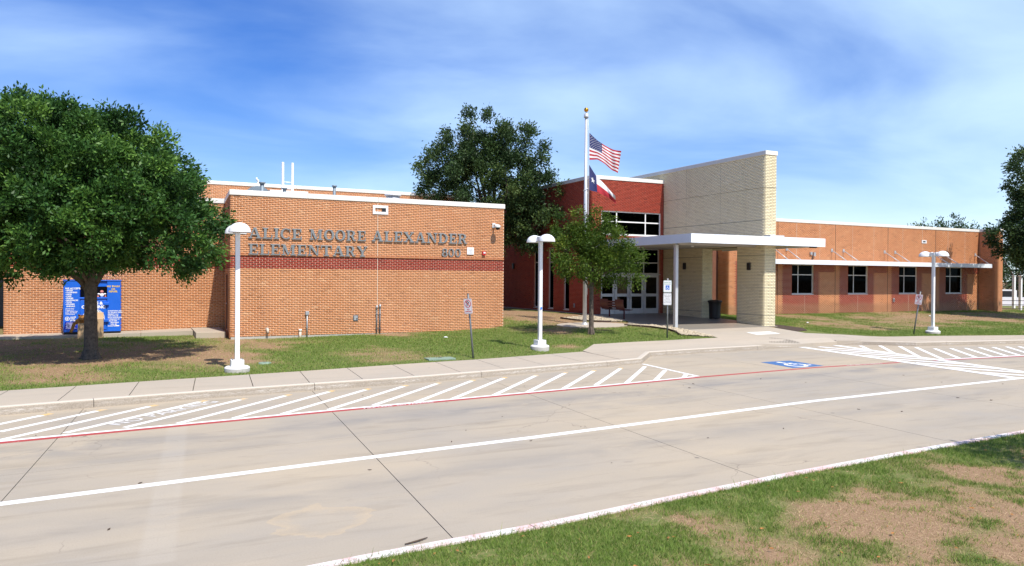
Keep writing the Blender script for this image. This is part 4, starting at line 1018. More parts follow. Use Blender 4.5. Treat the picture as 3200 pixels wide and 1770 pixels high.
# storefront: two rows of transom lights over four glazed doors
sf = window(W3, (HX, HY), (XR, HY), fu(21.325), fu(25.095), 2.83, 4.185, mull=(fu(22.26), fu(23.19), fu(24.11)), trans=(3.43,), back=0.12, fwid=0.06, name='transom_window')
xs_ = [21.325, 22.262, 23.19, 24.11, 25.095]
for i in range(4):
    a, c = xs_[i] + 0.012, xs_[i + 1] - 0.012; yf = HY + 0.10
    q = mb(W3); fz = 0.735
    q.box(a, a + 0.13, yf, yf + 0.05, fz, 2.82); q.box(c - 0.13, c, yf, yf + 0.05, fz, 2.82)
    q.box(a + 0.13, c - 0.13, yf, yf + 0.049, fz, fz + 0.27); q.box(a + 0.13, c - 0.13, yf, yf + 0.049, 1.64, 1.79); q.box(a + 0.13, c - 0.13, yf, yf + 0.049, 2.66, 2.82)
    do = q.build('door', 'window_frame', W3)
    for zz0, zz1 in ((fz + 0.27, 1.64), (1.79, 2.66)):
        q = mb(W3); q.box(a + 0.128, c - 0.128, yf + 0.02, yf + 0.03, zz0 - 0.003, zz1 + 0.003); q.build('pane', 'glass', do)
    hx = (c - 0.065) if i in (0, 1) else (a + 0.065)
    if i == 1: hx = c - 0.065
    sgn = -1 if i < 2 else 1
    q = mb(W3); q.tube([(hx, yf, 1.55), (hx, yf - 0.06, 1.55), (hx + 0.10 * sgn * 0.0, yf - 0.075, 1.57), (hx, yf - 0.075, 1.86), (hx, yf - 0.06, 1.88), (hx, yf, 1.88)], 0.016, 6); q.build('handle', 'aluminium', do)
    if i == 2:
        q = mb(W3); q.box((a + c) / 2 - 0.07, (a + c) / 2 + 0.07, yf - 0.004, yf - 0.001, 2.70, 2.80); dn = q.build('number_plate', 'ink_black', do)
        text_obj('door_number', '1', 0.10, Matrix.Translation(((a + c) / 2 - 0.025 - W3.location.x, yf - 0.006 - W3.location.y, 2.715 - W3.location.z)) @ Matrix.Rotation(math.pi / 2, 4, 'X'), 'ink_white', dn)
mb(W3).box(21.3, 25.1, HY + 0.09, HY + 0.16, 0.70, 0.733).build('threshold', 'aluminium', W3)
# inside: floor, back wall with a window, ceiling
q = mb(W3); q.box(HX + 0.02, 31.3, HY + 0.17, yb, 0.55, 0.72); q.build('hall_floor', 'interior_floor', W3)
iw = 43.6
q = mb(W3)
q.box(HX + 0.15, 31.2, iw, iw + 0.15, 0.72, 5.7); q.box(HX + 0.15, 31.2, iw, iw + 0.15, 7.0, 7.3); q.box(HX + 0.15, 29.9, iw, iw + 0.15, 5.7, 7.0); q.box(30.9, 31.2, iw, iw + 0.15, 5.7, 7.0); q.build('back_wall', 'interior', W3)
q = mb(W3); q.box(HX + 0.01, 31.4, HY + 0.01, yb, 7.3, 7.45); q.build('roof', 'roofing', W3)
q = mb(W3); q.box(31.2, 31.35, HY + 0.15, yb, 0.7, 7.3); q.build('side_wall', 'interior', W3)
q = mb(W3); q.box(25.97, 31.3, HY + 0.1, HY + 0.2, 0.4, 7.3); q.build('side_wall', 'door_brown', W3)  # plain brown stands in for shaded brick, its shade put into the colour
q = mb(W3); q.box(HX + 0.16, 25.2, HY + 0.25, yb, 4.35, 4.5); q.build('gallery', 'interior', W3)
coping(W3, [(HX, yb), (HX, HY), (XR, HY)], HC, HT, mat=['coping_grey', 'coping_cream'])
finish_bricks(W3)
def wall_lamp(name, c, nx, ny, lb, h=0.34, wd=0.2):
    t_ = empty(name, c, rz=math.atan2(nx, -ny), label=lb, cat='wall lamp', group='black wall lamps')
    # local: wall behind at +y, light towards -y
    q = MB(); q.box(-wd / 2, wd / 2, -0.10, -0.02, -h / 2, h / 2, bev=0.02); q.build('housing', 'black_paint', t_)
    q = MB(); q.box(-wd / 2 + 0.03, wd / 2 - 0.03, -0.02, 0.0, -h / 2 + 0.03, h / 2 - 0.03); q.build('bracket', 'dark_metal', t_)
    q = MB(); q.box(-wd / 2 + 0.03, wd / 2 - 0.03, -0.09, -0.03, -h / 2 - 0.006, -h / 2 - 0.001); q.build('lens', 'glass', t_)
    return t_
wall_lamp('wall_lamp', (HX - 0.012, 41.7, 3.31), -1, 0, 'black wall lamp on the shaded red brick side left of the slim windows')
t_ = empty('outlet_box', (HX - 0.03, 34.42, 1.1), label='tiny grey outlet box on the red wall beside the flagpole', cat='box')
q = mb(t_); q.box(HX - 0.06, HX - 0.012, 34.37, 34.47, 1.03, 1.24, bev=0.005); q.build('cover', 'conduit_grey', t_)
q = mb(t_); q.box(HX - 0.075, HX - 0.061, 34.39, 34.45, 1.06, 1.20, bev=0.002); q.build('flap', 'galvanised', t_)

# ------------------------------------------------------------------ cream feature wall
FX0, FX1, FY0, FT = 25.3, 25.95, 25.42, 8.42
W4 = empty('feature_wall', (FX0, FY0, 0.4), label='tall cream brick fin wall with dark mortar standing beside the entrance', cat='wall')
zcr = lambda u, z: 'cream_brick'
FB = 41.0
op = (27.17, 29.64)
fu2 = lambda y: FB - y
CK = dict(mortar='mortar_dark', zc=0.40, depth=0.010, MJ=0.0110)
wall(W4, (FX0, FB), (FX0, FY0), 0.40, FT - 0.19, zcr, holes=[(fu2(op[1]), fu2(op[0]), 0.3, 4.12), (0, fu2(HY) , 0.3, 7.2)], reveal=FX1 - FX0, **CK)
wall(W4, (FX0, FY0), (FX1, FY0), 0.40, FT - 0.19, zcr, **CK)
wall(W4, (FX1, FY0), (FX1, FB), 0.40, FT - 0.19, zcr, holes=[(op[0] - FY0, op[1] - FY0, 0.3, 4.12)], **CK)
wall(W4, (FX0 + 0.001, op[1]), (FX1 - 0.001, op[1]), 0.45, 4.12, zcr, name='jamb', **CK)
for zz in (0.97, 2.228, 3.69, 5.294, 6.755):   # raked courses
    q = mb(W4); q.box(FX0 - 0.0125, FX1 + 0.0125, FY0 - 0.0125, FY0 + 0.02, zz - 0.008, zz + 0.008); q.box(FX0 - 0.0125, FX0 + 0.02, FY0 + 0.02, op[0] if zz < 4.1 else HY, zz - 0.008, zz + 0.008)
    if zz < 4.1: q.box(FX0 - 0.0125, FX0 + 0.02, op[1] + 0.01, HY, zz - 0.008, zz + 0.008)
    q.build('raked_joint', 'mortar_dark', W4)
for yy in (28.35, 30.9):
    q = mb(W4); q.box(FX0 - 0.0115, FX0 + 0.01, yy - 0.003, yy + 0.003, 4.5, FT - 0.19); q.build('control_joint', 'mortar_dark', W4)
coping(W4, [(FX0, FB), (FX0, FY0), (FX1, FY0), (FX1, FB)], FT - 0.19, FT, mat=['coping_grey', 'coping_cream', 'coping_grey'], depth=0.3)
mb(W4).box(FX0 + 0.2, FX1 - 0.2, FY0 + 0.2, FB, FT - 0.3, FT - 0.03).build('cap_core', 'coping_grey', W4)
mb(W4).box(FX0 + 0.01, FX1 - 0.01, FY0 + 0.02, FB, 0.1, 0.399).build('foundation', 'plain_concrete', W4)
finish_bricks(W4)
wall_lamp('wall_lamp', (FX0 - 0.011, 26.35, 3.19), -1, 0, 'black wall lamp on the near cream brick pier')
wall_lamp('wall_lamp', (FX0 - 0.011, 30.94, 3.25), -1, 0, 'black wall lamp on the far cream brick wall under the canopy')
t_ = empty('card_reader', (FX0 - 0.02, 31.6, 1.9), label='small dark card reader on the cream wall near the doors', cat='card reader')
q = mb(t_); q.box(FX0 - 0.045, FX0 - 0.011, 31.55, 31.67, 1.83, 2.0, bev=0.006); q.build('body', 'black_paint', t_)
q = mb(t_); q.box(FX0 - 0.05, FX0 - 0.046, 31.58, 31.64, 1.93, 1.97); q.build('indicator', 'dark_metal', t_)

# ------------------------------------------------------------------ entrance canopy
CX0, CX1, CY0, CZ0, CZ1 = 20.40, 28.20, 24.60, 4.10, 4.48
W5 = empty('entrance_canopy', (CX0, CY0, 0.45), label='flat white metal canopy sheltering the entrance walk', cat='canopy')
def fpanel(x0, x1, y0, y1): 
    q = mb(W5); q.box(x0, x1, y0, y1, CZ0, CZ1, bev=0.004); q.build('fascia_panel', 'fascia_white', W5)
nx_ = 6
for i in range(nx_):
    a = CX0 + (CX1 - CX0) * i / nx_; c = CX0 + (CX1 - CX0) * (i + 1) / nx_
    fpanel(a + 0.002, c - 0.002, CY0, CY0 + 0.06)
for i in range(6):
    a = CY0 + 0.06 + (HY - 0.1 - CY0) * i / 6; c = CY0 + 0.06 + (HY - 0.1 - CY0) * (i + 1) / 6
    fpanel(CX0, CX0 + 0.06, a + 0.002, c - 0.002)
    if c < 31.6: fpanel(CX1 - 0.06, CX1, a + 0.002, c - 0.002)
q = mb(W5); q.box(CX0 + 0.06, FX0 - 0.014, CY0 + 0.06, HY - 0.02, CZ0 + 0.05, CZ1 - 0.04); q.box(FX0 - 0.014, FX1 + 0.014, CY0 + 0.06, FY0 - 0.014, CZ0 + 0.05, CZ1 - 0.04); q.box(FX1 + 0.014, CX1 - 0.06, CY0 + 0.06, HY + 0.09, CZ0 + 0.05, CZ1 - 0.04); q.build('deck', 'soffit', W5)  # deck right of the fin wall extended back to shade the brown wall
q = mb(W5); q.box(FX0 - 0.1, FX1 + 0.1, CY0 + 0.4, FY0 - 0.02, CZ1 - 0.03, CZ1 + 0.10); q.build('flashing', 'coping_grey', W5)
q = mb(W5); q.box(20.63, 20.78, 25.87, 26.02, 0.3, CZ0 + 0.05, bev=0.01); q.build('post', 'aluminium', W5)
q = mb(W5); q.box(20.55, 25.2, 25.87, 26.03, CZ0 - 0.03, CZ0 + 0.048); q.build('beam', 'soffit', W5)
for x, y in ((21.1, 24.95), (22.4, 24.9), (23.3, 28.0), (22.0, 30.5), (24.4, 30.5)):
    q = mb(W5); q.lathe([(0.001, -0.05), (0.07, -0.05), (0.075, 0.0)], 12, Matrix.Translation((x, y, CZ0 + 0.05))); q.build('downlight', 'white_paint', W5)
q = mb(W5); q.box(27.55, 27.85, 24.75, 24.95, CZ0 - 0.05, CZ0 + 0.05, bev=0.01); q.build('floodlight', 'black_paint', W5)

# ------------------------------------------------------------------ classroom wing
WY, WXL, WXR, WT, WC = 32.0, 29.21, 51.44, 6.10, 5.92
W6 = empty('classroom_wing', (WXL, WY, 0.4), label='long single storey orange brick wing with red panels under a flat awning', cat='building')
bays = [(32.83, 33.25), (37.52, 37.93), (42.2, 42.58), (46.84, 47.2)]
def z6(u, z):
    x = u + WXL
    if z > 3.62: return 'orange_brick_wing'
    if x < 29.62: return 'orange_brick_wing'
    for j, e in bays + [(51.5, 51.9)]:
        if j - 1.30 < x < j and z < 3.06: return 'orange_brick_wing'
        if j <= x < e: return 'orange_brick_wing'
    return 'red_brick_wing'
wins = [(29.80, 31.25), (33.957, 35.70), (38.63, 40.36), (43.28, 45.01), (47.90, 49.62)]
wall(W6, (WXL, WY), (WXR, WY), 0.42, WC, z6, holes=[(a - WXL, c - WXL, 1.74, 3.50) for a, c in wins])
wall(W6, (WXL, 40), (WXL, WY), 0.42, WC, lambda u, z: 'orange_brick_wing')
mb(W6).box(WXL + 0.02, WXR, WY + 0.01, WY + 0.2, 0.1, 0.419).build('foundation', 'plain_concrete', W6)
for a, c in wins:
    window(W6, (WXL, WY), (WXR, WY), a - WXL + 0.004, c - WXL - 0.004, 1.745, 3.495, mull=(a - WXL + (c - a) * 0.32,), trans=(2.88,), back=0.05)
for x in (32.83, 37.52, 42.2, 46.84):
    mb(W6).box(x - 0.012, x + 0.012, WY - 0.016, WY + 0.01, 0.42, WC).build('expansion_joint', 'wall_gap', W6)
for x in (34.3, 36.2, 39.0, 40.9, 43.6, 45.5, 48.1, 49.9):
    mb(W6).box(x - 0.008, x + 0.008, WY - 0.014, WY + 0.01, 3.72, WC).build('control_joint', 'caulk', W6)
for x in (35.0, 39.5, 44.2):
    mb(W6).box(x - 0.007, x + 0.007, WY - 0.014, WY + 0.01, 0.42, 1.7).build('control_joint', 'caulk', W6)
mb(W6).box(WXL + 0.01, WXR + 0.2, WY + 0.01, 50, 5.3, 5.45).build('roof', 'roofing', W6)
mb(W6).box(WXL + 0.1, WXR + 0.2, 49.9, 50, 0.3, 5.4).build('rear_wall', 'interior', W6)
mb(W6).box(WXR + 0.1, WXR + 0.2, WY, 50, 0.3, 5.4).build('end_wall', 'interior', W6)
mb(W6).box(WXL + 0.01, WXR + 0.2, WY + 0.02, 50, 0.45, 0.5).build('classroom_floor', 'interior_floor', W6)
mb(W6).box(WXL + 0.1, WXR + 0.2, 38, 38.1, 0.5, 5.3).build('corridor_wall', 'interior', W6)
coping(W6, [(WXL, 40), (WXL, WY), (WXR, WY)], WC, WT, mat=['coping_grey', 'coping_cream'])
for (x, zz, s_) in ((32.98, 5.0, 0.24), (45.65, 5.11, 0.23)):
    q = mb(W6); f_ = 0.06
    q.box(x - s_, x + s_, WY - 0.05, WY - 0.012, zz - s_ * 0.45, zz - s_ * 0.45 + f_); q.box(x - s_, x + s_, WY - 0.05, WY - 0.012, zz + s_ * 0.45 - f_, zz + s_ * 0.45)
    q.box(x - s_, x - s_ + f_ * 1.6, WY - 0.05, WY - 0.012, zz - s_ * 0.45 + f_, zz + s_ * 0.45 - f_); q.box(x + s_ - f_ * 1.6, x + s_, WY - 0.05, WY - 0.012, zz - s_ * 0.45 + f_, zz + s_ * 0.45 - f_)
    o = q.build('scupper_frame', 'white_paint', W6)
    q = mb(W6); q.box(x - s_ + f_, x + s_ - f_, WY - 0.03, WY - 0.0125, zz - s_ * 0.45 + f_, zz + s_ * 0.45 - f_); q.build('scupper_opening', 'black_paint', o)
finish_bricks(W6)
AW = empty('window_awning', (30.2, 32.0, 3.4), label='long flat metal awning hung on rods over the classroom windows', cat='awning')
AY, AZ0, AZ1, AX0, AX1 = 30.80, 3.46, 3.72, 30.0, 50.9
n = 7
for i in range(n):
    a = AX0 + (AX1 - AX0) * i / n; c = AX0 + (AX1 - AX0) * (i + 1) / n
    q = mb(AW); q.box(a + 0.003, c - 0.003, AY, AY + 0.05, AZ0, AZ1, bev=0.004); q.build('fascia_panel', 'fascia_white', AW)
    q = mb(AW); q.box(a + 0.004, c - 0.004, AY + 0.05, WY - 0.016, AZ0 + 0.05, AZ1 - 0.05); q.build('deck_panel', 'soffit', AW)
q = mb(AW); q.box(AX1, AX1 + 0.05, AY, WY - 0.016, AZ0, AZ1); q.build('end_fascia', 'fascia_white', AW)
for x in (32.5, 33.5, 37.2, 38.2, 41.88, 42.86, 46.5, 47.5, 51.0):
    xe = min(x, 50.8)
    q = mb(AW); q.tube([(x, WY - 0.04, 4.36), (xe, AY + 0.12, AZ1 + 0.0)], 0.026, 8); q.build('hanger_rod', 'aluminium', AW)
    q = mb(AW); q.box(x - 0.07, x + 0.07, WY - 0.05, WY - 0.013, 4.26, 4.46, bev=0.006); q.build('wall_bracket', 'aluminium', AW)
t_ = empty('wall_junction_boxes', (35.6, WY, 4.0), label='pair of small grey electrical boxes above the awning', cat='electrical box')
q = mb(t_); q.box(35.36, 35.52, WY - 0.10, WY - 0.013, 4.06, 4.23, bev=0.006); q.build('box', 'conduit_grey', t_)
q = mb(t_); q.box(35.60, 35.76, WY - 0.13, WY - 0.013, 3.98, 4.21, bev=0.006); q.build('box', 'conduit_grey', t_)
q = mb(t_); q.tube([(35.55, WY - 0.05, 3.68), (35.55, WY - 0.05, 4.0), (35.60, WY - 0.05, 4.05)], 0.02, 6); q.build('conduit', 'dark_metal', t_)
t_ = empty('outlet_box', (42.755, WY, 1.25), label='grey outdoor outlet box on the red panel of the classroom wing', cat='box')
q = mb(t_); q.box(42.68, 42.83, WY - 0.07, WY - 0.013, 1.22, 1.46, bev=0.006); q.build('cover', 'conduit_grey', t_)
q = mb(t_); q.box(42.70, 42.81, WY - 0.085, WY - 0.0705, 1.25, 1.40, bev=0.003); q.build('flap', 'galvanised', t_)
# projecting end wall
W7 = empty('end_wall', (WXR, WY, 0.4), label='short orange brick wall projecting at the far end of the classroom wing', cat='wall')
wall(W7, (WXR, WY + 0.0), (WXR, 30.68), 0.42, WC, lambda u, z: 'orange_brick_wing')
wall(W7, (WXR, 30.68), (WXR + 0.45, 30.68), 0.42, WC, lambda u, z: 'orange_brick_wing')
wall(W7, (WXR + 0.45, 30.68), (WXR + 0.45, 40), 0.42, WC, lambda u, z: 'orange_brick_wing')
coping(W7, [(WXR, WY - 0.06), (WXR, 30.68), (WXR + 0.45, 30.68), (WXR + 0.45, 40)], WC, WT, mat=['coping_grey', 'coping_cream', 'coping_grey'])
mb(W7).box(WXR + 0.03, WXR + 0.42, 30.72, 40, 0.1, 0.419).build('foundation', 'plain_concrete', W7)
finish_bricks(W7)
# dim recess at the far left of the old wing
t_ = empty('recessed_wall', (-10, 38, 0.3), label='dark brick wall set back at the left edge of the photo', cat='wall')
wall(t_, (-14, 38.5), (-4.46, 38.5), 0.3, CB, lambda u, z: 'orange_brick', holes=[(3.0, 9.3, 0.3, 2.5)], zc=0.36)
mb(t_).box(-11.0, -4.75, 38.6, 38.65, 0.3, 2.5).build('shutter_door', 'dark_metal', t_)
mb(t_).box(-14, -4.47, 33.4, 38.49, 5.3, 5.5).build('overhang', 'soffit', t_)
finish_bricks(t_, 120)

# ------------------------------------------------------------------ street lamps
def make_lamp(loc, label):
    t_ = empty('street_lamp', loc, label=label, cat='street lamp', group='white twin-dome street lamps')
    q = MB(); q.lathe([(0.305, -0.12), (0.31, 0.10), (0.30, 0.13), (0.26, 0.15), (0.001, 0.15)], 28); q.build('concrete_base', 'plain_concrete', t_)
    q = MB(); q.lathe([(0.309, 0.105), (0.301, 0.134), (0.26, 0.154), (0.001, 0.154)], 28); q.build('base_paint', 'white_paint', t_)
    q = MB(); q.box(-0.155, 0.155, -0.155, 0.155, 0.15, 0.32, bev=0.012); q.build('plinth', 'lamp_paint', t_)
    q = MB(); q.box(-0.056, 0.056, -0.056, 0.056, 0.32, 3.58, bev=0.008); q.build('pole', 'lamp_paint', t_)
    q = MB(); q.box(-0.035, 0.035, -0.060, -0.057, 0.55, 0.75, bev=0.0005); q.build('hand_hole_cover', 'coping_cream', t_)
    for bx in (-0.12, 0.12):
        for by in (-0.12, 0.12):
            q = MB(); q.tube([(bx, by, 0.321), (bx, by, 0.345)], 0.014, 6); q.build('anchor_bolt', 'galvanised', t_)
    q = MB(); q.box(-0.03, 0.03, -0.40, 0.40, 3.585, 3.66, bev=0.006); q.box(-0.085, 0.085, -0.085, 0.085, 3.56, 3.70, bev=0.01); q.build('arm', 'white_paint', t_)
    for s_ in (-1, 1):
        # half-dome hood: full dome cut flat on the side of the pole
        prof = [(0.268 * math.cos(a), 0.235 * math.sin(a)) for a in np.linspace(0, math.pi / 2 - 0.02, 9)]
        M_ = Matrix.Translation((0, s_ * 0.42, 3.535))
        q = MB(); q.lathe([(0.255, -0.012), (0.27, -0.012)] + prof, 28, M_)
        h = q.build('hood', 'white_paint', t_)
        q = MB(); q.lathe([(0.001, 0.004), (0.25, 0.004)], 24, M_); q.build('lens', 'sign_white', h)
        q = MB(); q.box(-0.06, 0.06, s_ * 0.42 - s_ * 0.30 - 0.05, s_ * 0.42 - s_ * 0.30 + 0.05, 3.56, 3.72, bev=0.008); q.build('driver_box', 'white_paint', h)
    return t_
make_lamp((2.21, 20.192, 0.15), 'nearest white street lamp, between the big left tree and the school name')
make_lamp((11.766, 21.709, 0.24), 'white street lamp in front of the red entrance hall, beside the small tree')
l3 = make_lamp((32.387, 22.207, 0.165), 'white street lamp in front of the classroom wing windows')
q = MB(); q.box(-0.0785, 0.0785, -0.0795, -0.0785, 1.25, 1.33)
t_ = empty('lamp_sticker', (11.766, 21.709, 1.6), label='tiny blue sticker on the pole of the lamp by the small tree', cat='sticker')
q = MB(); q.box(-0.03, 0.03, -0.081, -0.0792, -0.04, 0.04); q.build('sticker', 'ink_blue', t_)

# ------------------------------------------------------------------ signs
def rrect(w_, h_, r, n=4):
    o = []
    for cx_, cy_, a0 in ((w_ / 2 - r, h_ / 2 - r, 0), (-w_ / 2 + r, h_ / 2 - r, 90), (-w_ / 2 + r, -h_ / 2 + r, 180), (w_ / 2 - r, -h_ / 2 + r, 270)):
        for i in range(n + 1):
            a = math.radians(a0 + 90 * i / n); o.append((cx_ + r * math.cos(a), cy_ + r * math.sin(a)))
    return o
def ringpolys(ro, ri, n=28): return arc(0, 0, ro, ro, ri, ri, 0, 360, n)
def board(parent, zc, w_, h_, base_rot):
    """plate in the local xz plane facing -y"""
    M_ = Matrix.Translation((0, -0.045, zc)) @ base_rot @ Matrix.Rotation(math.pi / 2, 4, 'X')
    q = MB(); q.prism(rrect(w_, h_, 0.035), 0.0, 0.006, M_); return q.build('board', 'sign_white', parent), M_
def no_parking(loc, lean, rz, label, height=1.95, rotz=0.0):
    t_ = empty('no_parking_sign', loc, label=label, cat='sign', group='no parking signs')
    t_.rotation_euler = (lean[0], lean[1], rz)
    q = MB(); q.tube([(0, 0, -0.25), (0, 0, height)], 0.030, 12); q.build('post', 'galvanised', t_)
    q = MB(); q.tube([(0, 0, height), (0, 0, height + 0.012)], 0.033, 12); q.build('post_cap', 'galvanised', t_)
    b_, M_ = board(t_, height - 0.36, 0.305, 0.457, Matrix.Identity(4))
    q = MB()
    for p in [[a, b2, c, d] for a, b2, c, d in []]: pass
    o1 = rrect(0.285, 0.437, 0.03); i1 = rrect(0.275, 0.427, 0.026); n_ = len(o1)
    for i in range(n_): q.prism([i1[i], o1[i], o1[(i + 1) % n_], i1[(i + 1) % n_]], 0.0062, 0.0072, M_)
    q.build('border', 'ink_red', b_)
    Mc = M_ @ Matrix.Translation((0, 0.075, 0))
    q = MB()
    for p in ringpolys(0.118, 0.098): q.prism(p, 0.0062, 0.0080, Mc)
    q.prism([(-0.077, 0.063), (-0.063, 0.077), (0.077, -0.063), (0.063, -0.077)], 0.0064, 0.0092, Mc); q.build('prohibition_ring', 'ink_red', b_)
    q = MB(); q.prism(Rr(-0.045, -0.075, -0.018, 0.075), 0.0062, 0.0070, Mc)
    for p in arc(-0.018, 0.032, 0.068, 0.043, 0.042, 0.020, -90, 90, 8): q.prism(p, 0.0062, 0.0071, Mc)
    q.build('letter_p', 'ink_black', b_)
    text_obj('sign_lettering', 'NO', 0.062, M_ @ Matrix.Translation((0, -0.118, 0.0072)), 'ink_red', b_, align='CENTER', bold=0.002)
    text_obj('sign_lettering', 'PARKING', 0.055, M_ @ Matrix.Translation((0, -0.178, 0.0072)), 'ink_red', b_, align='CENTER', bold=0.002)
    return t_
s1_ = no_parking((8.937, 20.662, 0.15), (0.0, 0.0), 0.0, 'no parking sign on a post leaning left, in front of the lettered wall')
s1_.rotation_euler = (Matrix.Rotation(math.radians(-5.0), 3, Vector((f2.x, f2.y, 0)).normalized()) @ Matrix.Rotation(math.radians(-62), 3, 'Z')).to_euler()
s2_ = no_parking((31.124, 22.252, 0.165), (0.0, 0.0), 0.0, 'no parking sign on a post leaning right, beside the right-hand lamp')
s2_.rotation_euler = (Matrix.Rotation(math.radians(8.5), 3, Vector((f2.x, f2.y, 0)).normalized()) @ Matrix.Rotation(math.radians(-80), 3, 'Z')).to_euler()
hz_ = empty('reserved_parking_sign', (18.01, 23.056, 0.32), label='disabled parking sign with two white plates on a post by the gravel', cat='sign')
hz_.rotation_euler = (0, 0, math.radians(-42))
q = MB(); q.tube([(0, 0, -0.2), (0, 0, 2.23)], 0.030, 12); q.build('post', 'galvanised', hz_)
q = MB(); q.lathe([(0.031, 2.23), (0.034, 2.25), (0.02, 2.28), (0.001, 2.285)], 12); q.build('post_cap', 'conduit_grey', hz_)
b_, M_ = board(hz_, 1.985, 0.305, 0.457, Matrix.Identity(4))
q = MB(); o1 = rrect(0.285, 0.437, 0.03); i1 = rrect(0.272, 0.424, 0.026); n_ = len(o1)
for i in range(n_): q.prism([i1[i], o1[i], o1[(i + 1) % n_], i1[(i + 1) % n_]], 0.0062, 0.0072, M_)
q.build('border', 'ink_green', b_)
text_obj('sign_lettering', 'RESERVED', 0.055, M_ @ Matrix.Translation((0, 0.125, 0.0072)), 'ink_green', b_, align='CENTER')
text_obj('sign_lettering', 'PARKING', 0.055, M_ @ Matrix.Translation((0, 0.062, 0.0072)), 'ink_green', b_, align='CENTER')
q = MB(); q.prism(Rr(-0.072, -0.135, 0.072, 0.035), 0.0062, 0.0072, M_); w_ = q.build('symbol_panel', 'ink_blue', b_)
q = MB(); wheelchair(q, M_ @ Matrix.Translation((-0.06, -0.125, 0)) @ Matrix.Diagonal((0.125, 0.145, 1, 1)), 0.0074, 0.0082, 0.1); q.build('wheelchair_symbol', 'ink_white', w_)
b_, M_ = board(hz_, 1.50, 0.305, 0.457, Matrix.Identity(4))
q = MB()
for i in range(n_): q.prism([i1[i], o1[i], o1[(i + 1) % n_], i1[(i + 1) % n_]], 0.0062, 0.0068, M_)
q.build('border', 'ink_black', b_)
for i, s_ in enumerate(('DRUG ZONE', 'WEAPONS', 'DRUGS', 'ALCOHOL', 'TOBACCO', 'PROHIBITED')):
    text_obj('sign_lettering', s_, 0.046, M_ @ Matrix.Translation((0, 0.135 - i * 0.058, 0.0072)), 'ink_black', b_, align='CENTER')

# ------------------------------------------------------------------ flagpole and flags
FP = (17.309, 27.871); fz0 = gz(*FP) + 0.03
t_ = empty('flagpole', (FP[0], FP[1], fz0), label='tall silver flagpole with gold ball on the round concrete pad', cat='flagpole')
q = MB(); q.tube([(0, 0, 0), (0, 0, 4.0), (0, 0, 9.55 - fz0)], [0.088, 0.085, 0.058], 20); q.build('pole', 'aluminium', t_)
q = MB(); q.lathe([(0.088, 0.10), (0.10, 0.06), (0.15, 0.02), (0.16, 0.0)], 24); q.build('base_collar', 'aluminium', t_)
q = MB(); q.lathe([(0.06, 9.55 - fz0), (0.105, 9.55 - fz0), (0.105, 9.60 - fz0), (0.095, 9.72 - fz0), (0.03, 9.73 - fz0), (0.02, 9.80 - fz0)], 16); q.build('truck_cap', 'aluminium', t_)
q = MB(); q.ball((0, 0, 9.89 - fz0), 0.10, 18); q.build('gold_ball', 'gold_ball', t_)
hx_, hy_ = rt.x * 0.125, rt.y * 0.125
q = MB(); q.tube([(hx_ * 0.6, hy_ * 0.6, 9.58 - fz0), (hx_, hy_, 8.9 - fz0), (hx_ * 1.05, hy_ * 1.05, 6.6 - fz0), (hx_ * 0.9, hy_ * 0.9, 3.0), (hx_ * 0.9, hy_ * 0.9, 1.3)], 0.008, 5); q.build('halyard', 'ink_white', t_)
q = MB()
q.tube([(0.10 * math.cos(a) * rt.x * 1 + 0.1 * math.sin(a) * -rt.y, 0.10 * math.cos(a) * rt.y + 0.1 * math.sin(a) * rt.x, 6.28 - fz0 + 0.22 * a / 6.3) for a in np.linspace(0, 6.3, 14)], 0.010, 5); q.build('rope_loop', 'ink_white', t_)
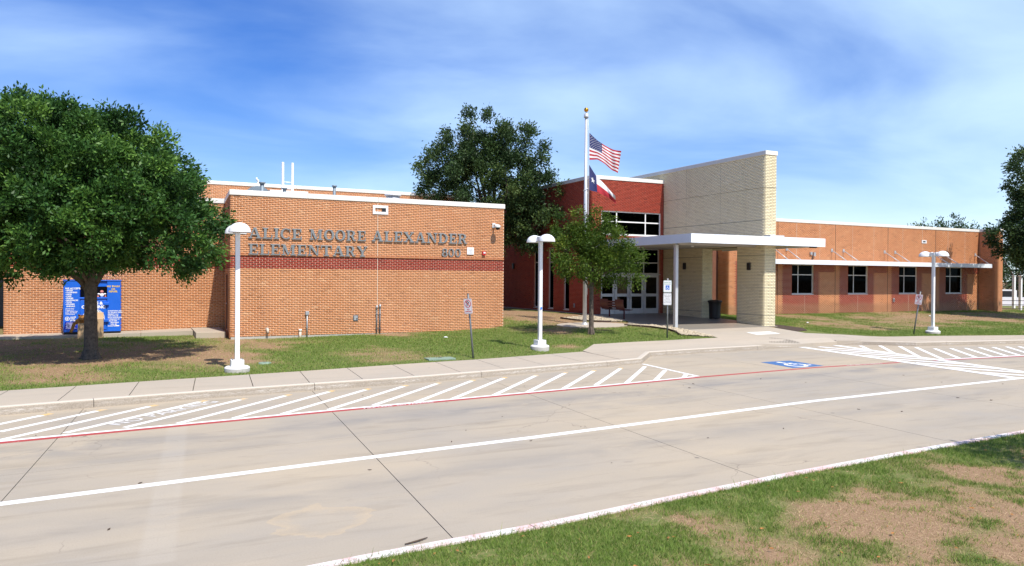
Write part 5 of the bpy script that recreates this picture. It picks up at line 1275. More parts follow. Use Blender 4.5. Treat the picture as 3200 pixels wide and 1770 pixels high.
def flag(name, top, bot, xs, ztop, scale, label, kind, wave=0.10):
    """cloth patch: top and bottom edge curves in metres below ztop, hoist at the pole"""
    o = empty(name, (FP[0] + rt.x * 0.14, FP[1] + rt.y * 0.14, ztop), label=label, cat='flag')
    def P_(s_, t2):
        x0_ = np.interp(s_, xs[0], xs[1]); x1_ = np.interp(s_, xs[0], xs[2]); x = x0_ + (x1_ - x0_) * t2
        zt = np.interp(s_, xs[0], top); zb = np.interp(s_, xs[0], bot); z = zt + (zb - zt) * t2
        dep = wave * s_ * math.sin(5.2 * s_ + 2.2 * t2) + 0.05 * math.sin(11 * s_ + 1.5 * t2) * s_ ** 0.5 + 0.018 * math.sin(23 * s_ - 4 * t2) * s_
        z += 0.015 * math.sin(9 * s_ + 2 * t2) * s_
        return Vector((rt.x * x + fw.x * dep, rt.y * x + fw.y * dep, -z))
    def patch(nm, s0, s1, t0, t1, mat, parent, ns=26, nt_=3, lift=0.0):
        vs = []; fs = []
        for j in range(nt_ + 1):
            for i in range(ns + 1):
                vs.append(P_(s0 + (s1 - s0) * i / ns, t0 + (t1 - t0) * j / nt_))
        w_ = ns + 1
        for j in range(nt_):
            for i in range(ns): fs.append((j * w_ + i, j * w_ + i + 1, (j + 1) * w_ + i + 1, (j + 1) * w_ + i))
        q = MB(); q._add(vs, fs, True); return q.build(nm, mat, parent)
    def star(sc_, tc_, rs, rt2, parent, pts=5):
        for sg in (-1, 1):
            ring = []
            for k in range(10):
                a = math.pi / 2 + k * math.pi / 5; r_ = 1.0 if k % 2 == 0 else 0.42
                ring.append(P_(sc_ + rs * r_ * math.cos(a), tc_ - rt2 * r_ * math.sin(a)) + Vector((fw.x, fw.y, 0)) * sg * 0.006)
            c = P_(sc_, tc_) + Vector((fw.x, fw.y, 0)) * sg * 0.006
            yield [c] + ring
    if kind == 'us':
        can = 7 / 13
        for k in range(13):
            t0, t1 = k / 13, (k + 1) / 13
            patch('stripe', 0.40 if k < 7 else 0.0, 1.0, t0, t1, 'flag_red' if k % 2 == 0 else 'flag_white', o, nt_=1)
        cn = patch('canton', 0.0, 0.40, 0.0, can, 'flag_blue', o, 14, 8)
        q = MB()
        for r_ in range(9):
            for c in range(6 if r_ % 2 == 0 else 5):
                sx = (0.40 / 12) * (1 + 2 * c + (0 if r_ % 2 == 0 else 1)); ty = can / 10 * (r_ + 1)
                for vs in star(sx, ty, 0.0125, 0.020, o): q._add(vs, [(0, 1 + i, 1 + (i + 1) % 10) for i in range(10)])
        q.build('stars', 'flag_white', cn, kind='stuff')
    else:
        bl = patch('blue_field', 0.0, 0.34, 0.0, 1.0, 'flag_blue', o, 14, 12)
        patch('white_bar', 0.34, 1.0, 0.0, 0.5, 'flag_white', o, 22, 6); patch('red_bar', 0.34, 1.0, 0.5, 1.0, 'flag_red', o, 22, 6)
        q = MB()
        for vs in star(0.17, 0.48, 0.10, 0.16, o): q._add(vs, [(0, 1 + i, 1 + (i + 1) % 10) for i in range(10)])
        q.build('star', 'flag_white', bl)
    return o
k_ = 1 / (3.9575 * 71.9)
def E(*px): return [p * k_ for p in px]
flag('us_flag', E(0, 88, 160, 205, 227), E(333, 331, 386, 460, 497), ([0, .25, .5, .75, 1], E(0, 98, 195, 293, 390), E(4, 100, 198, 285, 360)), 8.90, k_, 'american stars and stripes flag flying from the flagpole', 'us')
flag('texas_flag', E(0, 136, 200, 265, 390), E(312, 342, 372, 402, 488), ([0, .34, .5, .68, 1], E(0, 90, 150, 215, 320), E(5, 102, 170, 240, 340)), 7.52, k_, 'texas lone star flag drooping below the american flag', 'tx', 0.13)

# ------------------------------------------------------------------ bench, bin, donation bin
bz = 0.66
t_ = empty('bench', (20.83, 30.6, bz), label='dark red metal bench on two posts before the entrance doors', cat='bench')
t_.rotation_euler = (0, 0, math.radians(90))     # local x runs along the bench, back on local +y (towards -X)
def curved(q, x0, x1, yb_, z0, z1):
    n = 8; vs = []; fs = []
    for sd in (0, 0.02):
        for i in range(n + 1):
            t2 = i / n; z = z0 + (z1 - z0) * t2; y = yb_ + 0.10 * t2 + 0.05 * math.sin(t2 * math.pi) + sd
            vs += [(x0, y, z), (x1, y, z)]
    m_ = 2 * (n + 1)
    for i in range(n):
        a = 2 * i
        fs += [(a, a + 1, a + 3, a + 2), (m_ + a, m_ + a + 2, m_ + a + 3, m_ + a + 1), (a, a + 2, m_ + a + 2, m_ + a), (a + 1, m_ + a + 1, m_ + a + 3, a + 3)]
    fs += [(0, m_, m_ + 1, 1), (2 * n, 2 * n + 1, m_ + 2 * n + 1, m_ + 2 * n)]
    q._add(vs, fs)
for (x0, x1) in ((-1.0, -0.32), (0.32, 1.0)):
    q = MB(); curved(q, x0, x1, 0.20, 0.42, 0.92); q.build('backrest', 'bench_maroon', t_)
    q = MB()
    for i in range(6):
        q.box(x0, x1, -0.26 + i * 0.078, -0.26 + i * 0.078 + 0.055, 0.42 - 0.02 * math.sin(i / 5 * math.pi), 0.445 - 0.02 * math.sin(i / 5 * math.pi), bev=0.005)
    q.build('seat', 'bench_maroon', t_)
for zz in (0.52, 0.64, 0.76):
    q = MB(); q.box(-0.32, 0.32, 0.26 + (zz - 0.5) * 0.2, 0.285 + (zz - 0.5) * 0.2, zz, zz + 0.085, bev=0.008); q.build('back_slat', 'bench_maroon', t_)
q = MB(); q.box(-0.32, 0.32, -0.2, 0.15, 0.415, 0.44, bev=0.005); q.build('seat', 'bench_maroon', t_)
for x in (-0.63, 0.63):
    q = MB(); q.tube([(x, 0, -0.1), (x, 0, 0.40)], 0.038, 10); q.build('leg', 'bench_maroon', t_)
    q = MB(); q.box(x - 0.03, x + 0.03, -0.24, 0.26, 0.385, 0.405); q.build('seat_bracket', 'bench_maroon', t_)
t_ = empty('litter_bin', (25.62, 29.05, gz(25.62, 29.05) + 0.02), label='black slatted steel litter bin against the cream brick opening', cat='litter bin')
for i in range(26):
    a = 2 * math.pi * i / 26; M_ = Matrix.Rotation(a, 4, 'Z')
    q = MB(); vs = []
    for z_, r_ in ((0.05, 0.27), (0.35, 0.275), (0.62, 0.285), (0.78, 0.305), (0.88, 0.35)):
        for dy in (-0.026, 0.026):
            for rr in (r_ - 0.004, r_ + 0.004): vs.append(M_ @ Vector((rr, dy, z_)))
    fs = []
    for j in range(4):
        b0 = j * 4; b1 = b0 + 4
        fs += [(b0 + 1, b0 + 3, b1 + 3, b1 + 1), (b0, b1, b1 + 2, b0 + 2), (b0, b0 + 1, b1 + 1, b1), (b0 + 2, b1 + 2, b1 + 3, b0 + 3)]
    q._add(vs, fs); q.build('slat', 'black_paint', t_)
for z_, r_ in ((0.05, 0.268), (0.60, 0.279), (0.885, 0.352)):
    q = MB(); q.lathe([(r_ - 0.012, z_ - 0.02), (r_ + 0.012, z_ - 0.02), (r_ + 0.012, z_ + 0.02), (r_ - 0.012, z_ + 0.02), (r_ - 0.012, z_ - 0.02)], 26); q.build('band', 'black_paint', t_)
q = MB(); q.tube([(0, 0, 0.06), (0, 0, 0.84)], 0.245, 22); q.build('liner', 'black_paint', t_)
q = MB(); q.lathe([(0.34, 0.89), (0.30, 0.93), (0.16, 0.945), (0.15, 0.90)], 26); q.build('lid', 'black_paint', t_)
for i in range(3):
    a = i * 2.1; q = MB(); q.tube([(0.2 * math.cos(a), 0.2 * math.sin(a), 0), (0.2 * math.cos(a), 0.2 * math.sin(a), 0.05)], 0.03, 8); q.build('foot', 'dark_metal', t_)

DX0, DX1, DY, DZ = -2.50, -0.655, 31.58, 0.44
t_ = empty('donation_bin', (DX0, DY, DZ), label='bright blue clothing donation bin by the brick wall behind the tree trunk', cat='donation bin')
def L_(x0, x1, y0, y1, z0, z1, nm, mat, par=None, bev=0.0):
    q = MB(); q.box(x0, x1, y0, y1, z0, z1, bev=bev); return q.build(nm, mat, par or t_)
BW, BH, BD = DX1 - DX0, 1.93, 1.0
L_(0.02, BW - 0.02, 0.05, BD - 0.02, -0.02, 0.06, 'skid', 'black_paint')
body = L_(0, 0.52, 0, BD, 0.06, BH, 'body', 'bin_blue', bev=0.012)
L_(1.40, BW, 0.0, BD, 0.06, BH, 'body', 'bin_blue', bev=0.012)
L_(0.52, 1.40, 0.04, BD, 0.06, 1.32, 'body', 'bin_blue')
L_(0.52, 1.40, 0.55, BD, 1.32, BH, 'chute_back', 'black_paint')
L_(0.52, 1.40, 0.05, 0.55, 1.72, BH, 'hood', 'bin_blue')
L_(-0.02, BW + 0.02, -0.02, BD, BH, BH + 0.03, 'lid', 'bin_blue', bev=0.008)
door = L_(0.545, 1.375, 0.015, 0.039, 0.14, 1.22, 'door', 'bin_blue', bev=0.006)
L_(0.50, 1.42, -0.01, 0.06, 1.27, 1.31, 'chute_lip', 'bin_blue', bev=0.006)
for zz in (0.42, 1.04): L_(1.30, 1.46, -0.07, 0.014, zz, zz + 0.09, 'hinge_block', 'bin_blue', bev=0.006)
for i in range(11): L_(BW + 0.0005, BW + 0.012, 0.05, BD - 0.05, 0.15 + i * 0.155, 0.20 + i * 0.155, 'rib', 'bin_blue')
pnl = L_(0.05, 0.44, -0.004, -0.001, 0.15, 0.44, 'notice_panel', 'bin_blue_dark')
def T(s_, x, z, size, mat='ink_white', al='LEFT', y=-0.0035, par=None, bold=0.003, line=1.0): 
    return text_obj('bin_lettering', s_, size, Matrix.Translation((x, y, z)) @ Matrix.Rotation(math.pi / 2, 4, 'X'), mat, par or t_, align=al, bold=bold, line=line)
T('WE ACCEPT:', 0.06, 1.62, 0.085)
for i, s_ in enumerate(('SHOES', 'CLOTHING', 'HATS', 'CAPS', 'PURSES', 'BACKPACKS', 'TOYS', 'STUFFED', 'ANIMALS')):
    T(('- ' if i < 8 else '  ') + s_, 0.06, 1.555 - i * 0.072, 0.066)
for i, s_ in enumerate(('World Wear', 'Project, LLC', '11077 Shady Trail', 'Dallas TX 75229', '214-352-8264')): T(s_, 0.07, 0.90 - i * 0.052, 0.052, bold=0.001)
T('world', 0.22, 0.585, 0.075); T('wear', 0.22, 0.525, 0.075); T('project', 0.22, 0.465, 0.075)
q = MB()
for p in arc(0.13, 0.55, 0.075, 0.075, 0.055, 0.055, 0, 360, 18): q.prism(p, 0, 0.002, Matrix.Translation((0, -0.0015, 0)) @ Matrix.Rotation(math.pi / 2, 4, 'X'))
q.prism([(0.13 + 0.03 * math.cos(a), 0.55 + 0.045 * math.sin(a)) for a in np.linspace(0, 6.283, 13)[:-1]], 0, 0.0022, Matrix.Translation((0, -0.0015, 0)) @ Matrix.Rotation(math.pi / 2, 4, 'X'))
q.build('globe_logo', 'ink_white', t_)
for i in range(6): L_(0.08 + 0.02 * (i % 2), 0.41 - 0.03 * (i % 3), -0.006, -0.0045, 0.19 + i * 0.04, 0.202 + i * 0.04, 'print_line', 'ink_white', pnl)
T('OR', 1.60, 1.60, 0.085, 'ink_yellow', 'CENTER'); T('REFUSE.', 1.60, 1.51, 0.085, 'ink_yellow', 'CENTER')
T('NO TRASH', 1.60, 1.70, 0.085, 'ink_yellow', 'CENTER')
T('SHOES &', 0.96, 1.06, 0.15, 'ink_white', 'CENTER', 0.012, door, bold=0.008); T('CLOTHING', 0.96, 0.92, 0.15, 'ink_white', 'CENTER', 0.012, door, bold=0.008)
for i, s_ in enumerate(('DONATIONS ARE', 'TO WORLD WEAR', 'PROJECT, LLC', 'AND WILL BE', 'SOLD FOR PROFIT.', 'A MINIMUM OF', '40% OF NET', 'PROCEEDS', 'WILL BE', 'DONATED TO')): T(s_, 1.425 + (0.09 if i in (7, 8) else 0), 0.80 - i * 0.062, 0.056, bold=0.002)
L_(1.68, 1.80, -0.006, -0.0045, 0.245, 0.285, 'print_line', 'ink_white')
sealM = Matrix.Translation((0.96, 0.013, 0.545)) @ Matrix.Rotation(math.pi / 2, 4, 'X')
q = MB(); q.prism([(0.36 * math.cos(a), 0.36 * math.sin(a)) for a in np.linspace(0, 6.28319, 41)[:-1]], 0, 0.002, sealM); seal = q.build('school_seal', 'ink_white', door)
q = MB()
for ro, ri in ((0.345, 0.335), (0.25, 0.238)):
    for p in arc(0, 0, ro, ro, ri, ri, 0, 360, 36): q.prism(p, 0.0021, 0.0032, sealM)
q.build('seal_ring', 'ink_black', seal)
for s_, a0, sgn in (('ELEMENTARY PANTHERS', 128, -1),):
    for i, ch in enumerate(s_):
        a = math.radians(a0 - i * 12.6)
        if ch != ' ': text_obj('seal_lettering', ch, 0.085, sealM @ Matrix.Translation((0.262 * math.cos(a), 0.262 * math.sin(a), 0.0026)) @ Matrix.Rotation(a - math.pi / 2, 4, 'Z'), 'ink_black', seal, align='CENTER')
q = MB()   # paw-like crest in the middle
for cx_, cy_, r_ in ((0, -0.05, 0.085), (-0.10, 0.05, 0.035), (-0.035, 0.10, 0.038), (0.045, 0.10, 0.038), (0.11, 0.045, 0.035)):
    q.prism([(cx_ + r_ * math.cos(a), cy_ + r_ * 0.9 * math.sin(a)) for a in np.linspace(0, 6.283, 13)[:-1]], 0.0021, 0.0030, sealM)
q.build('seal_crest', 'ink_black', seal)
c_ = empty('soft_doll', (DX0 + 1.22, DY + 0.20, DZ + 1.31), label='small pink and white soft doll sitting in the chute of the blue bin', cat='toy')
q = MB(); q.ball((0, 0, 0.09), 0.07, 10, 1, 0.8, 1.2); q.build('body', 'ink_white', c_)
q = MB(); q.ball((0.0, -0.01, 0.22), 0.065, 10); q.build('head', 'plush_pink', c_)
for x in (-0.1, 0.1):
    q = MB(); q.ball((x * 1.2, -0.06, 0.04), 0.035, 8, 1, 1.8, 1); q.build('leg', 'plush_pink', c_)
    q = MB(); q.ball((x, 0, 0.13), 0.03, 8, 1.6, 1, 1); q.build('arm', 'ink_white', c_)
def carton(name, x0, x1, y0, y1, z0, z1, lb, open_=False):
    o = empty(name, ((x0 + x1) / 2, (y0 + y1) / 2, z0), label=lb, cat='box', group='cardboard boxes by the bin')
    q = mb(o); q.box(x0, x1, y0, y1, z0, z1, bev=0.006); q.build('carton', 'cardboard', o)
    q = mb(o); q.box(x0 - 0.002, x1 + 0.002, (y0 + y1) / 2 - 0.03, (y0 + y1) / 2 + 0.03, z0 + 0.2, z1 + 0.002); q.build('tape', 'caulk', o)
    q = mb(o); Mf = Matrix.Translation((0, y1, z1)) @ Matrix.Rotation(math.radians(70), 4, 'X')
    q.box(x0 + 0.01, x1 - 0.01, 0, 0.22, 0.003, 0.009, Mf); q.build('flap', 'cardboard', o)
gb = gz(-1.8, 30.9)
carton('cardboard_box', -2.00, -1.66, 30.86, 31.25, gb - 0.02, gb + 0.55, 'cardboard box left of the tree trunk, toy bear slumped on it')
carton('cardboard_box', -1.62, -1.20, 30.92, 31.36, gb - 0.02, gb + 0.70, 'taller cardboard box right of the tree trunk before the blue bin')
b_ = empty('toy_bear', (-2.02, 31.0, gb + 0.55), label='brown plush toy bear slumped over the cardboard box', cat='toy')
q = MB(); q.ball((0.10, 0.03, 0.06), 0.16, 14, 1.1, 0.9, 0.75); q.build('body', 'plush_brown', b_)
hd = MB(); hd.ball((0.16, -0.06, 0.17), 0.13, 14); hd = hd.build('head', 'plush_brown', b_)
q = MB(); q.ball((0.16, -0.18, 0.14), 0.055, 10); q.build('muzzle', 'plush_brown', hd)
for x in (0.06, 0.26):
    q = MB(); q.ball((x, -0.03, 0.28), 0.042, 8); q.build('ear', 'plush_brown', hd)
    q = MB(); q.ball((x * 0.5 + 0.08, -0.175, 0.19), 0.012, 6); q.build('eye', 'ink_black', hd)
q = MB(); q.tube([(0.02, 0.0, 0.05), (-0.10, -0.03, -0.03), (-0.15, -0.05, -0.20), (-0.20, -0.06, -0.33)], [0.06, 0.06, 0.05, 0.055], 10); q.build('arm', 'plush_brown', b_)
q = MB(); q.tube([(0.25, 0.02, 0.05), (0.36, -0.06, 0.02), (0.42, -0.12, 0.03)], [0.06, 0.055, 0.05], 10); q.build('arm', 'plush_brown', b_)
q = MB(); q.tube([(0.12, 0.12, 0.03), (0.16, 0.24, 0.03)], [0.06, 0.06], 10); q.build('leg', 'plush_brown', b_)

# ------------------------------------------------------------------ covers, beds, fence, truck
t_ = empty('valve_cover', (7.908, 20.76, gz(7.908, 20.76)), label='pale green rectangular valve cover in the grass by the leaning sign', cat='cover')
q = MB(); q.box(-0.42, 0.42, -0.22, 0.22, -0.05, 0.035, bev=0.01); q.build('lid', 'green_cover', t_)
q = MB(); q.box(-0.05, 0.05, -0.02, 0.02, 0.036, 0.045); q.build('lift_handle', 'dark_metal', t_)
t_ = empty('valve_cover', (3.083, 21.578, gz(3.083, 21.578)), label='small round green valve cover right of the nearest lamp base', cat='cover')
q = MB(); q.lathe([(0.17, -0.05), (0.17, 0.03), (0.15, 0.04), (0.001, 0.04)], 20); q.build('lid', 'green_cover', t_)
q = MB(); q.box(-0.04, 0.04, -0.015, 0.015, 0.041, 0.047); q.build('lift_handle', 'dark_metal', t_)
def inpoly(x, y, P_):
    c = False; n = len(P_)
    for i in range(n):
        x0, y0 = P_[i]; x1, y1 = P_[(i + 1) % n]
        if (y0 > y) != (y1 > y) and x < (x1 - x0) * (y - y0) / (y1 - y0) + x0: c = not c
    return c
bedA = [(18.0, 31.0), (19.2, 31.6), (20.6, 32.5), (20.55, 30.6), (20.2, 28.95), (19.3, 28.85), (18.2, 29.6)]
bedB = [(19.25, 27.35), (20.20, 26.85), (20.35, 25.9), (20.40, 25.0), (20.05, 22.72), (19.1, 23.55), (19.75, 25.0), (19.7, 26.2), (19.0, 27.2)]
ico = bmesh.new(); bmesh.ops.create_icosphere(ico, subdivisions=1, radius=1.0); icv = np.array([v.co[:] for v in ico.verts]); ico.verts.index_update(); icf = np.array([[v.index for v in f.verts] for f in ico.faces]); ico.free()
def stones(name, poly, n, lb, s0=0.022, s1=0.05):
    V = []; Fc = []
    xs = [p[0] for p in poly]; ys = [p[1] for p in poly]; k = 0
    while k < n:
        x = random.uniform(min(xs), max(xs)); y = random.uniform(min(ys), max(ys))
        if not inpoly(x, y, poly): continue
        s_ = random.uniform(s0, s1)
        v = icv * np.array([s_ * random.uniform(0.8, 1.5), s_ * random.uniform(0.7, 1.2), s_ * random.uniform(0.5, 0.8)]) * (1 + 0.18 * rng.standard_normal((12, 1)))
        a = random.uniform(0, 6.28); c, s2_ = math.cos(a), math.sin(a)
        v = v @ np.array([[c, s2_, 0], [-s2_, c, 0], [0, 0, 1]])
        V.append(v + np.array([x, y, gz(x, y) + 0.03 + random.uniform(0, 0.03)])); Fc.append(icf + 12 * k); k += 1
    o = bpy.data.objects.new(name, npmesh(name, np.concatenate(V), tris=np.concatenate(Fc), mat='stone_tan', smooth=False)); link(o)
    return tag(o, lb, 'gravel', kind='stuff')
drape(bedA, 0.5, 0.02, 'bed_soil', 'mulch', pave, skirt=0.1); drape(bedB, 0.5, 0.02, 'bed_soil', 'mulch', pave, skirt=0.1)
stones('river_gravel', bedA, 1500, 'tan river stones bedded behind the flagpole pad'); stones('river_gravel', bedB, 1900, 'tan river stones bedded between lawn and porch')
def edge_strip(name, pts, lb):
    o = empty(name, (pts[0][0], pts[0][1], gz(*pts[0])), label=lb, cat='edging')
    for i in range(len(pts) - 1):
        a, c = Vector(pts[i]), Vector(pts[i + 1]); d = (c - a).normalized(); n_ = Vector((-d.y, d.x)) * 0.012
        q = mb(o); za, zc_ = gz(*a), gz(*c)
        vs = [(a.x - n_.x, a.y - n_.y, za - 0.05), (c.x - n_.x, c.y - n_.y, zc_ - 0.05), (c.x + n_.x, c.y + n_.y, zc_ - 0.05), (a.x + n_.x, a.y + n_.y, za - 0.05)]
        vs += [(x, y, z + 0.13) for x, y, z in vs]
        q._add(vs, [(0, 3, 2, 1), (4, 5, 6, 7), (0, 1, 5, 4), (1, 2, 6, 5), (2, 3, 7, 6), (3, 0, 4, 7)]); q.build('edging_length', 'edging', o)
edge_strip('steel_edging', [(17.9, 31.0), (18.1, 29.8), (18.8, 29.0), (19.3, 28.8)], 'dark steel edging of the stone bed behind the flagpole')
edge_strip('steel_edging', [(18.95, 27.25), (19.6, 26.3), (19.72, 25.2), (19.5, 24.4), (19.02, 23.6)], 'dark steel edging between lawn and pale stones by the parking sign')
drape([(25.30, 23.5), (26.1, 23.7), (26.6, 24.4), (26.5, 25.9), (26.05, 26.3), (26.0, 25.25), (25.35, 24.85)], 0.4, 0.025, 'mulch_bed', 'mulch', pave, skirt=0.1)
# railing and posts beyond the end wall
t_ = empty('railing', (52.4, 30.9, 0.3), label='black metal railing beside the far end of the classroom wing', cat='railing')
ra, rb = Vector((52.0, 31.0)), Vector((60.5, 27.2)); 
for k in range(6):
    p = ra.lerp(rb, k / 5); q = mb(t_); q.box(p.x - 0.025, p.x + 0.025, p.y - 0.025, p.y + 0.025, 0.0, 1.30); q.build('post', 'black_paint', t_)
for zz in (0.45, 0.72, 0.99, 1.27):
    q = mb(t_); q.tube([(ra.x, ra.y, zz), (rb.x, rb.y, zz)], 0.022, 6); q.build('rail', 'black_paint', t_)
for p, lb in (((57.2, 33.0), 'left of two white posts behind the railing'), ((55.2, 31.4), 'right of two white posts behind the railing')):
    t_ = empty('white_post', (p[0], p[1], 0.2), label=lb, cat='post')
    q = MB(); q.box(-0.085, 0.085, -0.085, 0.085, -0.3, 2.75, bev=0.01); q.build('shaft', 'white_paint', t_)
    q = MB(); q.box(-0.11, 0.11, -0.11, 0.11, 2.75, 2.80, bev=0.01); q.build('cap', 'white_paint', t_)
t_ = empty('pickup_truck', (66.5, 39.5, 0.05), label='white pickup truck parked behind the railing', cat='truck'); t_.rotation_euler = (0, 0, math.radians(150))
def prof(q, pts, y0, y1): q.prism(pts, y0, y1, Matrix(((1, 0, 0, 0), (0, 0, 1, 0), (0, 1, 0, 0), (0, 0, 0, 1))))
q = MB(); prof(q, [(-2.8, 0.45), (2.7, 0.45), (2.8, 0.8), (2.7, 1.05), (1.2, 1.12), (-2.75, 1.15), (-2.85, 0.8)], -0.95, 0.95); q.build('body', 'truck_white', t_)
q = MB(); prof(q, [(-0.9, 1.15), (1.25, 1.12), (0.55, 1.75), (0.3, 1.82), (-0.7, 1.82), (-0.9, 1.75)], -0.85, 0.85); cab = q.build('cab', 'truck_white', t_)
for y0, y1 in ((-0.862, -0.852), (0.852, 0.862)):
    q = MB(); prof(q, [(-0.8, 1.2), (1.0, 1.18), (0.45, 1.7), (-0.75, 1.7)], y0, y1); q.build('side_window', 'black_paint', cab)
for x in (-1.8, 1.75):
    for y in (-0.9, 0.9):
        q = MB(); q.tube([(x, y - 0.12, 0.37), (x, y + 0.12, 0.37)], 0.37, 18); wh = q.build('wheel', 'tyre', t_)
        q = MB(); q.tube([(x, y - 0.125, 0.37), (x, y + 0.125, 0.37)], 0.2, 14); q.build('rim', 'aluminium', wh)
for y in (-0.85, 0.85):
    q = MB(); q.box(-2.87, -2.83, y - 0.08, y + 0.08, 0.75, 1.1); q.build('taillight', 'taillight', t_)
q = MB(); q.box(-2.95, -2.85, -0.9, 0.9, 0.45, 0.62, bev=0.02); q.build('bumper', 'aluminium', t_)

# ------------------------------------------------------------------ trees
def leaf_mesh(name, C, Dr, size, mat, tint, wid=0.42):
    n = len(C)
    r_ = rng.standard_normal((n, 3)); d = Dr + 0.75 * r_; d /= np.linalg.norm(d, axis=1, keepdims=True)
    s_ = np.cross(d, rng.standard_normal((n, 3))); s_ /= np.linalg.norm(s_, axis=1, keepdims=True) + 1e-9
    L = (size * (0.65 + 0.7 * rng.random(n)))[:, None]
    nn = np.cross(d, s_)
    v = np.stack([C, C + d * L * 0.5 + s_ * L * wid * 0.5 + nn * L * 0.08, C + d * L, C + d * L * 0.5 - s_ * L * wid * 0.5 + nn * L * 0.08], 1).reshape(-1, 3)
    q = np.arange(n * 4).reshape(n, 4)
    return npmesh(name, v, quads=q, mat=mat, attr=np.repeat(tint, 4))
def tree(name, label, base, trunk_h, trunk_r, ell, nb, ncl, nlv, leaf, mat, group=None, flare=1.35, twig=0.34, low=-0.9, limbs=12, lean=(0, 0), core=0.25, rough=0.16):
    """trunk with limbs and a crown of leaf sprays on many boughs. ell: list of (cx, cy, cz, rx, ry, rz, weight) relative to base"""
    t_ = empty(name, base, label=label, cat='tree', group=group)
    tot = sum(e[6] for e in ell); boughs = []; outs = []
    for e in ell:
        k = max(3, int(nb * e[6] / tot)); i = np.arange(k) + 0.5
        ph = np.arccos(1 - (1 - low) * i / k); th = math.pi * (1 + 5 ** 0.5) * i + rng.random() * 6
        dr = np.stack([np.cos(th) * np.sin(ph), np.sin(th) * np.sin(ph), np.cos(ph)], 1)
        rr = 0.84 + rough * rng.standard_normal(k).clip(-1.6, 1.6); rr[rng.random(k) < core] *= rng.uniform(0.35, 0.75)
        c = np.array(e[:3]) + dr * np.array(e[3:6]) * rr[:, None]
        boughs.append(c); outs.append(dr)
    boughs = np.concatenate(boughs); outs = np.concatenate(outs)
    R_ = np.mean([max(e[3:6]) for e in ell])
    br = 2.2 * R_ / math.sqrt(len(boughs))
    cl = []; cd = []; ct = []
    for b_, o_ in zip(boughs, outs):
        k = ncl
        off = rng.standard_normal((k, 3)); off /= np.linalg.norm(off, axis=1, keepdims=True); off *= (br * rng.random((k, 1)) ** 0.5)
        cl.append(b_ + off * np.array([1, 1, 0.75])); dd_ = 0.8 * o_ + 0.7 * off / br + np.array([0, 0, 0.15]); cd.append(dd_)
        ct.append(np.full(k, rng.normal(0, 0.15)) + rng.normal(0, 0.10, k))
    cl = np.concatenate(cl); cd = np.concatenate(cd); ct = np.concatenate(ct)
    n = len(cl) * nlv
    C = np.repeat(cl, nlv, 0); Dr = np.repeat(cd, nlv, 0)
    sp = rng.random((n, 1)) ** 0.8
    dn = Dr / (np.linalg.norm(Dr, axis=1, keepdims=True) + 1e-6)
    C = C + dn * sp * twig + rng.standard_normal((n, 3)) * twig * 0.33
    tint = np.clip(0.45 + np.repeat(ct, nlv) + 0.10 * rng.standard_normal(n) + 0.34 * (sp[:, 0] - 0.5), 0, 1)  # leaves lighten towards spray tips, putting sunlit clumps into the tint
    keep = C[:, 2] > 0.4
    o = bpy.data.objects.new('crown', leaf_mesh('crown', C[keep], dn[keep], leaf, mat, tint[keep])); link(o, t_)
    # trunk and limbs
    q = MB(); tz = trunk_h; lx, ly = lean
    pts = [(0, 0, -0.15), (0, 0, 0.05), (0.01, 0, 0.30), (lx * 0.35, ly * 0.35, tz * 0.5), (lx, ly, tz), (lx * 1.2, ly * 1.2, tz * 1.35)]
    q.tube(pts, [trunk_r * flare * 1.15, trunk_r * flare, trunk_r * 1.1, trunk_r, trunk_r * 0.95, trunk_r * 0.6], 14)
    for i in range(5):    # root flare
        a = i * 1.26 + 0.4
        q.tube([(trunk_r * 2.1 * math.cos(a), trunk_r * 2.1 * math.sin(a), -0.06), (trunk_r * 1.25 * math.cos(a), trunk_r * 1.25 * math.sin(a), 0.05), (trunk_r * 0.6 * math.cos(a), trunk_r * 0.6 * math.sin(a), 0.4)], [trunk_r * 0.2, trunk_r * 0.42, trunk_r * 0.3], 7)
    q.build('trunk', 'bark', t_)
    q = MB(); sel = rng.choice(len(boughs), min(limbs, len(boughs)), replace=False)
    for j, i in enumerate(sel):
        b_ = boughs[i]; z0 = tz * (0.85 + 0.45 * (j / len(sel))); p0 = Vector((lx, ly, min(z0, tz * 1.33)))
        p3 = Vector(b_); mid = p0.lerp(p3, 0.5) + Vector((0, 0, 0.12 * (p3 - p0).length)) + Vector(rng.standard_normal(3)) * 0.08 * (p3 - p0).length
        r0 = trunk_r * (0.32 + 0.2 * rng.random())
        q.tube([p0, p0.lerp(mid, 0.5), mid, mid.lerp(p3, 0.55), p3], [r0, r0 * 0.8, r0 * 0.55, r0 * 0.35, r0 * 0.12], 6)
    q.build('limbs', 'bark', t_)
    return t_
def RT(r_, f_=0.0): return (rt.x * r_ + fw.x * f_, rt.y * r_ + fw.y * f_)
tree('oak_tree', 'large dense dark green oak with round crown on the left lawn', (-1.254, 24.288, 0.2), 2.1, 0.165,
     [(*RT(-1.0), 4.55, 3.35, 3.3, 2.75, 1.0), (*RT(0.55), 3.75, 3.25, 3.2, 1.75, 0.6), (*RT(-2.9), 4.2, 2.6, 2.6, 2.1, 0.4), (*RT(0.15), 4.7, 2.9, 2.8, 2.25, 0.5), (*RT(-1.6), 5.6, 2.0, 2.0, 1.75, 0.3)], 340, 17, 34, 0.122, 'leaf_oak', flare=1.4, twig=0.28, limbs=16, low=-0.82, rough=0.065, core=0.28)
